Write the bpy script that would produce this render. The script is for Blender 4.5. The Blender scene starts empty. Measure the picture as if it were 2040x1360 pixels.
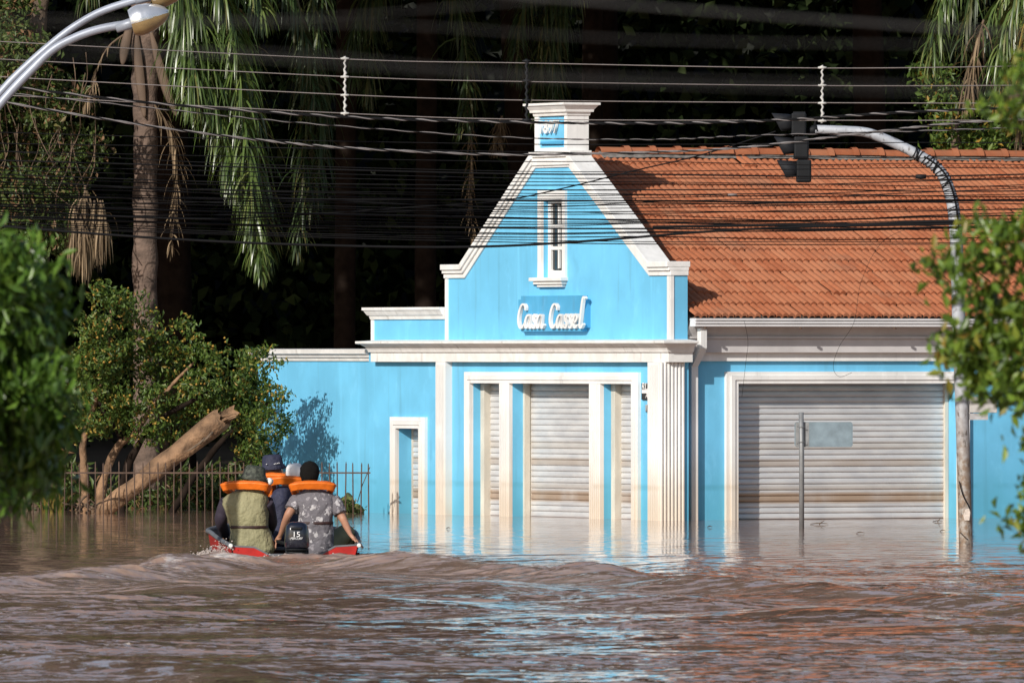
import bpy, bmesh, math, random
import numpy as np
from mathutils import Vector, Matrix, noise as mnoise

R = math.radians
random.seed(7)
rng = np.random.default_rng(7)
scene = bpy.context.scene
COL = scene.collection

# ------------------------------------------------------------------ camera, sky, sun, exposure
F, CX, HY, H = 22667.0, 1020.0, 705.0, 2.056      # focal length in photo pixels, principal column, horizon row, camera height over the water
cam = bpy.data.cameras.new('camera')
cam_o = bpy.data.objects.new('camera', cam)
COL.objects.link(cam_o)
cam_o.location = (0, 0, H)
cam_o.rotation_euler = (R(90), 0, 0)
cam.sensor_fit = 'HORIZONTAL'
cam.sensor_width = 36
cam.lens = 36 * F / 2040
cam.shift_y = 25 / 2040
cam.clip_start = 1
cam.clip_end = 3000
cam.dof.use_dof = True
cam.dof.focus_distance = 136
cam.dof.aperture_fstop = 16.0
scene.camera = cam_o

SUN_AZ, SUN_EL = R(30), R(27)                      # sun stands 30 degrees left of straight behind the camera
sun_vec = Vector((-math.sin(SUN_AZ) * math.cos(SUN_EL), -math.cos(SUN_AZ) * math.cos(SUN_EL), math.sin(SUN_EL)))
world = bpy.data.worlds.new('World')
scene.world = world
world.use_nodes = True
wn = world.node_tree
bg = wn.nodes['Background']
sky = wn.nodes.new('ShaderNodeTexSky')
sky.sky_type = 'NISHITA'
sky.sun_disc = False
sky.sun_elevation = SUN_EL
sky.sun_rotation = math.atan2(sun_vec.x, sun_vec.y)
wn.links.new(sky.outputs[0], bg.inputs[0])
bg.inputs[1].default_value = 0.10
sun = bpy.data.lights.new('sun', 'SUN')
sun.energy = 4.4
sun.angle = R(0.5)
sun.color = (1.0, 0.95, 0.87)
sun_o = bpy.data.objects.new('sun', sun)
COL.objects.link(sun_o)
sun_o.rotation_euler = sun_vec.to_track_quat('Z', 'Y').to_euler()
sun_o.location = (0, 0, 60)
scene.view_settings.view_transform = 'Standard'
scene.view_settings.look = 'None'
scene.view_settings.exposure = 0.0
scene.view_settings.gamma = 1.0
scene.render.engine = 'CYCLES'
scene.cycles.use_denoising = True
scene.cycles.max_bounces = 8
scene.cycles.transparent_max_bounces = 8
scene.cycles.caustics_reflective = False


def P(px, py, Y):
    return Vector(((px - CX) * Y / F, Y, H - (py - HY) * Y / F))


def Yw(py):
    return F * H / (py - HY)


# ------------------------------------------------------------------ object helpers
def link(name, data, parent=None):
    o = bpy.data.objects.new(name, data)
    COL.objects.link(o)
    if parent is not None:
        o.parent = parent
    return o


def tag(o, label=None, cat=None, group=None, kind=None):
    if label: o['label'] = label
    if cat: o['category'] = cat
    if group: o['group'] = group
    if kind: o['kind'] = kind
    return o


def thing(name, label, cat, loc=(0, 0, 0), rz=0, group=None):
    o = link(name, None)
    o.location = loc
    o.rotation_euler = (0, 0, rz)
    o.empty_display_size = .1
    return tag(o, label, cat, group)


def np_mesh(name, V, Fa, mat=None, parent=None, smooth=False, attrs=None):
    """V (n,3) array, Fa (m,k) int array with k = 3 or 4"""
    V = np.asarray(V, dtype=np.float32)
    Fa = np.asarray(Fa, dtype=np.int32)
    me = bpy.data.meshes.new(name)
    m, k = Fa.shape
    me.vertices.add(len(V))
    me.vertices.foreach_set('co', V.ravel())
    me.loops.add(m * k)
    me.loops.foreach_set('vertex_index', Fa.ravel())
    me.polygons.add(m)
    me.polygons.foreach_set('loop_start', np.arange(0, m * k, k, dtype=np.int32))
    if smooth:
        me.polygons.foreach_set('use_smooth', np.ones(m, dtype=bool))
    me.update(calc_edges=True)
    for an, (dom, arr) in (attrs or {}).items():
        at = me.attributes.new(an, 'FLOAT', dom)
        at.data.foreach_set('value', np.asarray(arr, dtype=np.float32))
    if mat: me.materials.append(mat)
    return link(name, me, parent)


class MB:
    """collects faces, builds one mesh object"""
    def __init__(self):
        self.v, self.f, self.sm = [], [], []

    def add(self, vs, fs, smooth=False):
        b = len(self.v)
        self.v += [tuple(p) for p in vs]
        self.f += [tuple(i + b for i in f) for f in fs]
        self.sm += [smooth] * len(fs)
        return self

    def box(self, x0, x1, y0, y1, z0, z1):
        vs = [(x0, y0, z0), (x1, y0, z0), (x1, y1, z0), (x0, y1, z0), (x0, y0, z1), (x1, y0, z1), (x1, y1, z1), (x0, y1, z1)]
        return self.add(vs, [(0, 3, 2, 1), (4, 5, 6, 7), (0, 1, 5, 4), (1, 2, 6, 5), (2, 3, 7, 6), (3, 0, 4, 7)])

    def prism(self, poly, y0, y1):
        """poly of (x, z) drawn on the facade, pushed from y0 to y1"""
        n = len(poly)
        vs = [(x, y0, z) for x, z in poly] + [(x, y1, z) for x, z in poly]
        fs = [tuple(range(n)), tuple(range(2 * n - 1, n - 1, -1))]
        fs += [(i, i + n, (i + 1) % n + n, (i + 1) % n) for i in range(n)]
        return self.add(vs, fs)

    def tube(self, pts, rad, seg=8, cap=True, flat=1.0):
        pts = [Vector(p) for p in pts]
        n = len(pts)
        if not hasattr(rad, '__len__'): rad = [rad] * n
        T = [(pts[min(i + 1, n - 1)] - pts[max(i - 1, 0)]).normalized() for i in range(n)]
        up = Vector((0, 0, 1)) if abs(T[0].z) < .9 else Vector((0, 1, 0))
        A = T[0].cross(up).normalized()
        vs, fs = [], []
        for i in range(n):
            A = (A - T[i] * A.dot(T[i])).normalized()
            B = T[i].cross(A)
            for k in range(seg):
                a = 2 * math.pi * k / seg
                vs.append(pts[i] + A * math.cos(a) * rad[i] + B * math.sin(a) * rad[i] * flat)
        for i in range(n - 1):
            for k in range(seg):
                k2 = (k + 1) % seg
                fs.append((i * seg + k, i * seg + k2, (i + 1) * seg + k2, (i + 1) * seg + k))
        self.add(vs, fs, True)
        if cap:
            b = len(self.v) - len(vs)
            self.f += [tuple(b + k for k in range(seg - 1, -1, -1)), tuple(b + (n - 1) * seg + k for k in range(seg))]
            self.sm += [False, False]
        return self

    def loft(self, rings, seg=20, power=2.4, wr=0.0, wf=9.0, cap=True):
        """rings of (cx, cy, cz, rx, ry, tilt)"""
        vs, fs = [], []
        for (cx, cy, cz, rx, ry, tl) in rings:
            for k in range(seg):
                a = 2 * math.pi * k / seg
                c, s = math.cos(a), math.sin(a)
                x = rx * math.copysign(abs(c) ** (2 / power), c)
                y = ry * math.copysign(abs(s) ** (2 / power), s)
                p = Vector((cx + x, cy + y * math.cos(tl), cz + y * math.sin(tl)))
                if wr:
                    nn = mnoise.noise(p * wf) + .5 * mnoise.noise(p * wf * 2.3)
                    p += Vector((x, y, 0)).normalized() * nn * wr
                vs.append(p)
        n = len(rings)
        for i in range(n - 1):
            for k in range(seg):
                k2 = (k + 1) % seg
                fs.append((i * seg + k, i * seg + k2, (i + 1) * seg + k2, (i + 1) * seg + k))
        self.add(vs, fs, True)
        if cap:
            b = len(self.v) - len(vs)
            self.f += [tuple(b + k for k in range(seg - 1, -1, -1)), tuple(b + (n - 1) * seg + k for k in range(seg))]
            self.sm += [True, True]
        return self

    def sweep(self, path, prof):
        """sweeps a closed profile of (out, z) along a plan path of (x, y); out is to the right of the travel direction"""
        n, m = len(path), len(prof)
        vs = []
        for i in range(n):
            d0 = Vector(path[i]) - Vector(path[i - 1]) if i > 0 else None
            d1 = Vector(path[i + 1]) - Vector(path[i]) if i < n - 1 else None
            ns = [Vector((d.y, -d.x)).normalized() for d in (d0, d1) if d is not None]
            if len(ns) == 2:
                mm = (ns[0] + ns[1]).normalized()
                mm = mm / max(.3, mm.dot(ns[0]))
            else:
                mm = ns[0]
            for (o, z) in prof:
                vs.append((path[i][0] + mm.x * o, path[i][1] + mm.y * o, z))
        fs = []
        for i in range(n - 1):
            for k in range(m):
                k2 = (k + 1) % m
                fs.append((i * m + k, (i + 1) * m + k, (i + 1) * m + k2, i * m + k2))
        fs += [tuple(range(m)), tuple(range(n * m - 1, (n - 1) * m - 1, -1))]
        return self.add(vs, fs)

    def band(self, line, w0, w1, y0, y1):
        """strip between two offsets of an open polyline of (x, z), pushed from y0 to y1"""
        def off(w):
            out = []
            n = len(line)
            for i in range(n):
                ds = []
                if i > 0: ds.append((Vector(line[i]) - Vector(line[i - 1])).normalized())
                if i < n - 1: ds.append((Vector(line[i + 1]) - Vector(line[i])).normalized())
                ns = [Vector((d.y, -d.x)) for d in ds]
                mm = sum(ns, Vector((0, 0))).normalized()
                mm = mm / max(.35, mm.dot(ns[0]))
                out.append((line[i][0] + mm.x * w, line[i][1] + mm.y * w))
            return out
        a, b = off(w0), off(w1)
        n = len(line)
        vs = [(x, y0, z) for x, z in a] + [(x, y0, z) for x, z in b] + [(x, y1, z) for x, z in a] + [(x, y1, z) for x, z in b]
        fs = []
        for i in range(n - 1):
            fs += [(i, i + 1, n + i + 1, n + i), (2 * n + i + 1, 2 * n + i, 3 * n + i, 3 * n + i + 1),
                   (i + 1, i, 2 * n + i, 2 * n + i + 1), (n + i, n + i + 1, 3 * n + i + 1, 3 * n + i)]
        fs += [(0, n, 3 * n, 2 * n), (n - 1, 3 * n - 1, 4 * n - 1, 2 * n - 1)]
        return self.add(vs, fs)

    def mesh(self, name, mat):
        me = bpy.data.meshes.new(name)
        me.from_pydata(self.v, [], self.f)
        me.polygons.foreach_set('use_smooth', self.sm)
        bm = bmesh.new()
        bm.from_mesh(me)
        bmesh.ops.recalc_face_normals(bm, faces=bm.faces)
        bm.to_mesh(me)
        bm.free()
        if mat: me.materials.append(mat)
        me.update()
        return me

    def build(self, name, mat, parent=None, bevel=0):
        o = link(name, self.mesh(name, mat), parent)
        if bevel:
            b = o.modifiers.new('bevel', 'BEVEL')
            b.width = bevel
            b.segments = 2
            b.limit_method = 'ANGLE'
            b.angle_limit = R(40)
        return o


def smooth_line(pts, n=8, closed=False):
    """Catmull-Rom through the points"""
    pts = [Vector(p) for p in pts]
    out = []
    for i in range(len(pts) - 1):
        p0, p1, p2, p3 = pts[max(i - 1, 0)], pts[i], pts[i + 1], pts[min(i + 2, len(pts) - 1)]
        for k in range(n):
            t = k / n
            out.append(.5 * ((2 * p1) + (p2 - p0) * t + (2 * p0 - 5 * p1 + 4 * p2 - p3) * t * t + (3 * p1 - p0 - 3 * p2 + p3) * t ** 3))
    out.append(pts[-1])
    return out


def text_mesh(name, body, size, extrude, mat, parent, mtx, shear=0, width=None):
    cu = bpy.data.curves.new(name, 'FONT')
    cu.body = body
    cu.size = size
    cu.extrude = extrude
    cu.shear = shear
    cu.align_x = 'CENTER'
    cu.align_y = 'CENTER'
    cu.resolution_u = 2
    t = bpy.data.objects.new(name, cu)
    COL.objects.link(t)
    bpy.context.view_layer.update()
    dg = bpy.context.evaluated_depsgraph_get()
    me = bpy.data.meshes.new_from_object(t.evaluated_get(dg))
    bpy.data.objects.remove(t)
    if width:
        xs = [v.co.x for v in me.vertices]
        k = width / (max(xs) - min(xs))
        for v in me.vertices: v.co.x *= k
    me.materials.clear()
    me.materials.append(mat)
    o = link(name, me, parent)
    o.matrix_local = mtx
    return o


# ------------------------------------------------------------------ materials
class N:
    def __init__(self, name):
        self.m = bpy.data.materials.new(name)
        self.m.use_nodes = True
        self.t = self.m.node_tree
        self.b = self.t.nodes['Principled BSDF']
        self.out = self.t.nodes['Material Output']

    def n(self, typ, **kw):
        nd = self.t.nodes.new(typ)
        for k, v in kw.items():
            if k.startswith('i_'):
                nd.inputs[k[2:].replace('_', ' ')].default_value = v
            elif k[0] == 'q':
                nd.inputs[int(k[1:])].default_value = v
            else:
                setattr(nd, k, v)
        return nd

    def l(self, a, b):
        self.t.links.new(a, b)

    def pos(self, scale=(1, 1, 1)):
        g = self.n('ShaderNodeNewGeometry')
        mp = self.n('ShaderNodeMapping')
        mp.inputs['Scale'].default_value = scale
        self.l(g.outputs['Position'], mp.inputs['Vector'])
        return mp.outputs['Vector']

    def noise(self, scale, detail=4, stretch=(1, 1, 1), rough=.55):
        nz = self.n('ShaderNodeTexNoise')
        nz.inputs['Scale'].default_value = scale
        nz.inputs['Detail'].default_value = detail
        nz.inputs['Roughness'].default_value = rough
        self.l(self.pos(stretch), nz.inputs['Vector'])
        return nz.outputs['Fac']

    def ramp(self, fac, stops):
        r = self.n('ShaderNodeValToRGB')
        el = r.color_ramp.elements
        while len(el) < len(stops): el.new(.5)
        for e, (p, c) in zip(el, stops):
            e.position = p
            e.color = (*c, 1) if len(c) == 3 else c
        self.l(fac, r.inputs[0])
        return r.outputs[0]

    def mix(self, fac, a, b, mode='MIX'):
        x = self.n('ShaderNodeMix', data_type='RGBA', blend_type=mode)
        for s, v in ((0, fac), (6, a), (7, b)):
            if hasattr(v, 'node'): self.l(v, x.inputs[s])
            else: x.inputs[s].default_value = v if not hasattr(v, '__len__') or len(v) == 4 else (*v, 1)
        return x.outputs[2]

    def math(self, op, a, b=0.0, clamp=False):
        x = self.n('ShaderNodeMath', operation=op, use_clamp=clamp)
        for s, v in ((0, a), (1, b)):
            if hasattr(v, 'node'): self.l(v, x.inputs[s])
            else: x.inputs[s].default_value = v
        return x.outputs[0]

    def maprange(self, v, a, b, c=0., d=1.):
        x = self.n('ShaderNodeMapRange', interpolation_type='SMOOTHSTEP')
        self.l(v, x.inputs[0])
        for i, q in enumerate((a, b, c, d)): x.inputs[i + 1].default_value = q
        return x.outputs[0]

    def height(self):
        g = self.n('ShaderNodeNewGeometry')
        s = self.n('ShaderNodeSeparateXYZ')
        self.l(g.outputs['Position'], s.inputs[0])
        return s.outputs[2]

    def bump(self, h, strength=.3, dist=.01):
        b = self.n('ShaderNodeBump')
        b.inputs['Strength'].default_value = strength
        b.inputs['Distance'].default_value = dist
        self.l(h, b.inputs['Height'])
        self.l(b.outputs[0], self.b.inputs['Normal'])

    def col(self, c): self.l(c, self.b.inputs['Base Color'])

    def set(self, **kw):
        for k, v in kw.items():
            self.b.inputs[k.replace('_', ' ')].default_value = v
        return self


def plain(name, c, rough=.6, var=.18, scale=6, bump=.15, bscale=60, metallic=0., stretch=(1, 1, 1), dist=.004, spec=.5):
    m = N(name)
    f = m.noise(scale, 5, stretch)
    lo = tuple(x * (1 - var) for x in c)
    hi = tuple(min(1, x * (1 + var)) for x in c)
    m.col(m.ramp(f, [(.3, lo), (.7, hi)]))
    m.set(Roughness=rough, Metallic=metallic, Specular_IOR_Level=spec)
    if bump: m.bump(m.noise(bscale, 3), bump, dist)
    return m.m


def paint(name, c, stain, stain_amt, top, grime=(.22, .20, .18)):
    """wall paint with rain streaks and flood marks left at fixed levels"""
    m = N(name)
    big = m.noise(1.1, 5)
    streak = m.noise(7, 4, (1, 1, .07))
    base = m.mix(m.maprange(big, .35, .7), tuple(x * .90 for x in c), tuple(min(1, x * 1.06) for x in c))
    blot = m.noise(3.6, 6, (1, 1, .6), .65)
    base = m.mix(m.maprange(blot, .55, .72, 0, .4), base, tuple(min(1, x * 1.12 + .05) for x in c))
    base = m.mix(m.maprange(m.noise(2.1, 6, (1, 1, .8), .7), .56, .70, 0, .30), base, tuple(x * .72 for x in c))
    base = m.mix(m.maprange(streak, .56, .78, 0, .45), base, tuple(min(1, x * 1.18 + .03) for x in c))
    base = m.mix(m.maprange(streak, .22, .42, .32, 0), base, tuple(x * .6 for x in grime))
    z = m.height()
    zn = m.math('ADD', z, m.math('MULTIPLY', m.math('SUBTRACT', m.noise(3.0, 5, (1, 1, .4)), .5), .55))
    wet = m.maprange(zn, top, top * .05, 0, stain_amt)
    base = m.mix(wet, base, stain)
    line = m.math('MULTIPLY', m.maprange(z, .34, .40, 0, 1), m.maprange(z, .46, .41, 0, 1))
    line = m.math('MULTIPLY', line, m.maprange(m.noise(2.2, 4), .4, .65, 0, stain_amt * .6))
    base = m.mix(line, base, tuple(x * .72 for x in stain))
    m.col(base)
    m.set(Roughness=.55, Specular_IOR_Level=.3)
    m.bump(m.noise(30, 5), .12, .006)
    return m.m


BLUE = paint('blue_wall_paint', (.165, .53, .80), (.07, .34, .45), .5, .9, (.16, .42, .56))
BLUE2 = paint('sign_blue_paint', (.085, .37, .62), (.07, .34, .45), .2, .9)
WHITE = paint('white_trim_paint', (.80, .795, .78), (.62, .47, .29), .5, 1.0)


def grimy_white():
    m = N('cornice_paint')
    f = m.noise(5, 6)
    st = m.noise(9, 5, (1, 1, .12))
    c = m.mix(m.maprange(f, .35, .7), (.70, .69, .67), (.82, .81, .79))
    c = m.mix(m.maprange(st, .58, .78, 0, .55), c, (.36, .34, .31))
    m.col(c)
    m.set(Roughness=.7, Specular_IOR_Level=.3)
    m.bump(m.noise(40, 5), .2, .008)
    return m.m


CORN = grimy_white()


def shutter_mat():
    m = N('galvanised_shutter')
    f = m.noise(2.5, 5, (1, 1, 3))
    c = m.mix(m.maprange(f, .3, .7), (.56, .57, .59), (.70, .70, .70))
    st = m.noise(8, 4, (1, 1, .15))
    c = m.mix(m.maprange(st, .6, .8, 0, .3), c, (.75, .75, .76))
    z = m.height()
    def stripe(a, b, amt, colr):
        nonlocal c
        k = m.math('MULTIPLY', m.maprange(z, a - .03, a + .02, 0, 1), m.maprange(z, b + .03, b - .02, 0, 1))
        k = m.math('MULTIPLY', k, m.maprange(m.noise(1.6, 4, (1, 1, .5)), .25, .6, .35, amt))
        c = m.mix(k, c, colr)
    stripe(.20, .33, .85, (.38, .25, .15))
    stripe(.36, .42, .4, (.42, .33, .24))
    stripe(.66, .74, .55, (.40, .29, .19))
    stripe(.86, .95, .3, (.46, .38, .28))
    m.col(c)
    m.set(Roughness=.42, Metallic=.25, Specular_IOR_Level=.4)
    m.bump(m.noise(18, 4), .1, .004)
    return m.m


SHUT = shutter_mat()
RAIL = plain('shutter_rail', (.62, .57, .48), .5, .25, 4, stretch=(1, 1, .3))
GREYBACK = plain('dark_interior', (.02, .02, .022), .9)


def tile_mat():
    m = N('terracotta_tile')
    oi = m.n('ShaderNodeObjectInfo')
    f = m.noise(3.2, 5)
    c = m.mix(m.maprange(f, .3, .7), (.30, .092, .040), (.40, .136, .062))
    r = m.noise(17, 2)
    c = m.mix(m.maprange(r, .45, .75, 0, .45), c, (.27, .075, .034))
    c = m.mix(m.math('MULTIPLY', oi.outputs['Random'], .6), c, (.42, .18, .095))
    d = m.noise(26, 5)
    c = m.mix(m.maprange(d, .58, .75, 0, .6), c, (.16, .11, .08))
    c = m.mix(m.maprange(m.noise(1.3, 3), .56, .75, 0, .35), c, (.20, .13, .09))
    m.col(c)
    m.set(Roughness=.8, Specular_IOR_Level=.25)
    m.bump(m.noise(120, 4), .25, .003)
    return m.m


TILE = tile_mat()
MORTAR = plain('ridge_mortar', (.20, .18, .16), .9, .4, 12)
GUTTER = plain('gutter_metal', (.66, .65, .66), .45, .08, 3)
SOFFIT = plain('eave_plaster', (.54, .52, .52), .7, .15, 2)
GLASS = N('window_glass').set(Roughness=.08, Specular_IOR_Level=.6)
GLASS.b.inputs['Base Color'].default_value = (.012, .014, .016, 1)
GLASS = GLASS.m
PLATE = plain('black_plate', (.03, .03, .032), .5)
IRON = plain('rusted_iron', (.085, .05, .034), .75, .4, 12, .3)
GALV = plain('galvanised_steel', (.24, .245, .25), .5, .2, 9, metallic=.35)


def pole_mat():
    m = N('weathered_pole')
    z = m.height()
    f = m.noise(9, 6)
    up = m.mix(m.maprange(f, .35, .7), (.36, .38, .42), (.48, .50, .54))
    lowc = m.mix(m.maprange(m.noise(14, 6), .4, .65), (.22, .15, .10), (.36, .33, .30))
    c = m.mix(m.maprange(m.math('ADD', z, m.math('MULTIPLY', f, .9)), 2.4, 1.0), up, lowc)
    c = m.mix(m.maprange(m.noise(22, 6, (1, 1, .5)), .56, .68, 0, .75), c, (.08, .06, .05))
    m.col(c)
    m.set(Roughness=.55, Metallic=.1)
    m.bump(m.noise(50, 4), .3, .004)
    return m.m


POLE = pole_mat()
LAMPGREY = plain('lamp_arm_paint', (.34, .37, .44), .45, .08, 5, metallic=.2)
ALU = plain('lamp_aluminium', (.72, .74, .78), .28, .1, 10, metallic=.7)
AMBER = plain('amber_lamp_bowl', (.30, .20, .085), .25, .25, 10, spec=.6)
BLACKP = plain('black_plastic', (.009, .010, .012), .6, .3, 10, spec=.2)
DARKG = plain('signal_grey_plastic', (.014, .015, .018), .65, .25, 10, spec=.2)
CABLE = plain('black_cable', (.008, .008, .009), .8, .2, 3, 0, spec=.15)
BLURC = plain('near_cable', (.03, .029, .028), .7, .2, 3, 0)
WIRE = plain('bare_conductor', (.24, .21, .20), .4, .15, 3, 0, metallic=.3)
STRAND = plain('cable_strand_grey', (.17, .155, .155), .5, .2, 3, 0)
SPACER = plain('spacer_plastic', (.50, .49, .47), .6, .15, 20)
BARK = plain('palm_bark', (.135, .092, .07), .9, .45, 5, .6, 26, stretch=(1, 1, 2.4), dist=.03)
BARK2 = plain('tree_bark', (.13, .09, .06), .9, .4, 7, .6, 24, stretch=(1, 1, .5), dist=.03)
DARKBARK = plain('shaded_bark', (.020, .014, .011), .95, .4, 6, spec=.05)  # dark bark copy, the wood's shade put into its colour
DEADWOOD = plain('peeled_log', (.215, .125, .068), .85, .6, 5, .7, 16, dist=.05)
DRY = plain('dry_palm', (.12, .078, .048), .8, .4, 6)
SHEATH = plain('dry_sheath', (.115, .075, .05), .75, .35, 5, stretch=(1, 1, .4))


def leaf_mat(name, stops, rough=.45, trans=.3, spec=.4):
    m = N(name)
    at = m.n('ShaderNodeAttribute', attribute_name='rnd')
    c = m.ramp(at.outputs['Fac'], stops)
    m.col(c)
    m.set(Roughness=rough, Specular_IOR_Level=spec)
    tr = m.n('ShaderNodeBsdfTranslucent')
    m.l(m.mix(1.0, c, (1.0, 1.0, .45), 'MULTIPLY'), tr.inputs[0])
    mx = m.n('ShaderNodeMixShader')
    mx.inputs[0].default_value = trans
    m.l(m.b.outputs[0], mx.inputs[1])
    m.l(tr.outputs[0], mx.inputs[2])
    m.l(mx.outputs[0], m.out.inputs[0])
    return m.m


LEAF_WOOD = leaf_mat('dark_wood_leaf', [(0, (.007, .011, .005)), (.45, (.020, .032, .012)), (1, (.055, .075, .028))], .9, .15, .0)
LEAF_BUSH = leaf_mat('shrub_leaf', [(0, (.04, .075, .014)), (.6, (.10, .165, .03)), (.86, (.16, .21, .04)), (.92, (.25, .20, .04)), (1, (.38, .23, .04))])
LEAF_VINE = leaf_mat('creeper_leaf', [(0, (.04, .065, .016)), (.6, (.085, .13, .03)), (.8, (.13, .16, .045)), (.88, (.20, .12, .06)), (1, (.26, .14, .07))])
LEAF_PALM = leaf_mat('palm_leaf', [(0, (.045, .075, .018)), (.6, (.095, .150, .035)), (.9, (.155, .21, .055)), (1, (.22, .21, .075))], .32, .25, .6)
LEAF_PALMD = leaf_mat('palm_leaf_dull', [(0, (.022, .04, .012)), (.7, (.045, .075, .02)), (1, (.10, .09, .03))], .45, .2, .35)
LEAF_DRY = leaf_mat('dry_frond', [(0, (.10, .07, .04)), (.6, (.20, .14, .085)), (1, (.32, .23, .14))], .7, .15, .2)
LEAF_GOLD = leaf_mat('golden_frond', [(0, (.14, .10, .03)), (.6, (.26, .19, .05)), (1, (.36, .25, .06))], .6, .25, .2)
LEAF_NEARL = leaf_mat('near_leaf_left', [(0, (.045, .095, .014)), (.6, (.095, .19, .027)), (1, (.17, .29, .042))], .32, .35, .55)
LEAF_NEARR = leaf_mat('near_leaf_right', [(0, (.06, .11, .016)), (.55, (.14, .23, .028)), (.88, (.22, .31, .04)), (1, (.30, .20, .04))], .36, .35, .5)

# ------------------------------------------------------------------ ground and water
def ground():
    m = N('flooded_mud')
    m.col(m.ramp(m.noise(.6, 5), [(.3, (.05, .035, .022)), (.7, (.11, .08, .05))]))
    m.set(Roughness=.95)
    g = MB()
    xs = [-1500, -60, -30, -15, 0, 15, 30, 60, 1500]
    ys = [-300, 40, 100, 140, 160, 175, 190, 210, 240, 300, 1800]
    vs, fs = [], []
    for y in ys:
        for x in xs:
            z = -1.3 if y < 172 else min(.5 + (y - 175) * .03, 3)
            vs.append((x, y, z))
    nx = len(xs)
    for j in range(len(ys) - 1):
        for i in range(nx - 1):
            fs.append((j * nx + i, j * nx + i + 1, (j + 1) * nx + i + 1, (j + 1) * nx + i))
    g.add(vs, fs, True)
    tag(g.build('ground', m.m), kind='structure')


ground()

BOAT_O = P(587, 1105, 115.7)
BOAT_O.z = 0
BOAT_H = R(6.5)
BOAT_L = 4.2


def hull_half(s):
    """half beam, gunwale height, floor height along the boat, s from 0 (stern) to 1 (bow)"""
    b = .655 + .09 * math.sin(min(s / .35, 1) * math.pi / 2) - .80 * max(0, (s - .35) / .65) ** 1.9
    return max(b, .02), .105 + .11 * min(s / .3, 1) + .07 * s ** 2, -.22 + .30 * max(0, s - .4) ** 1.5


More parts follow.
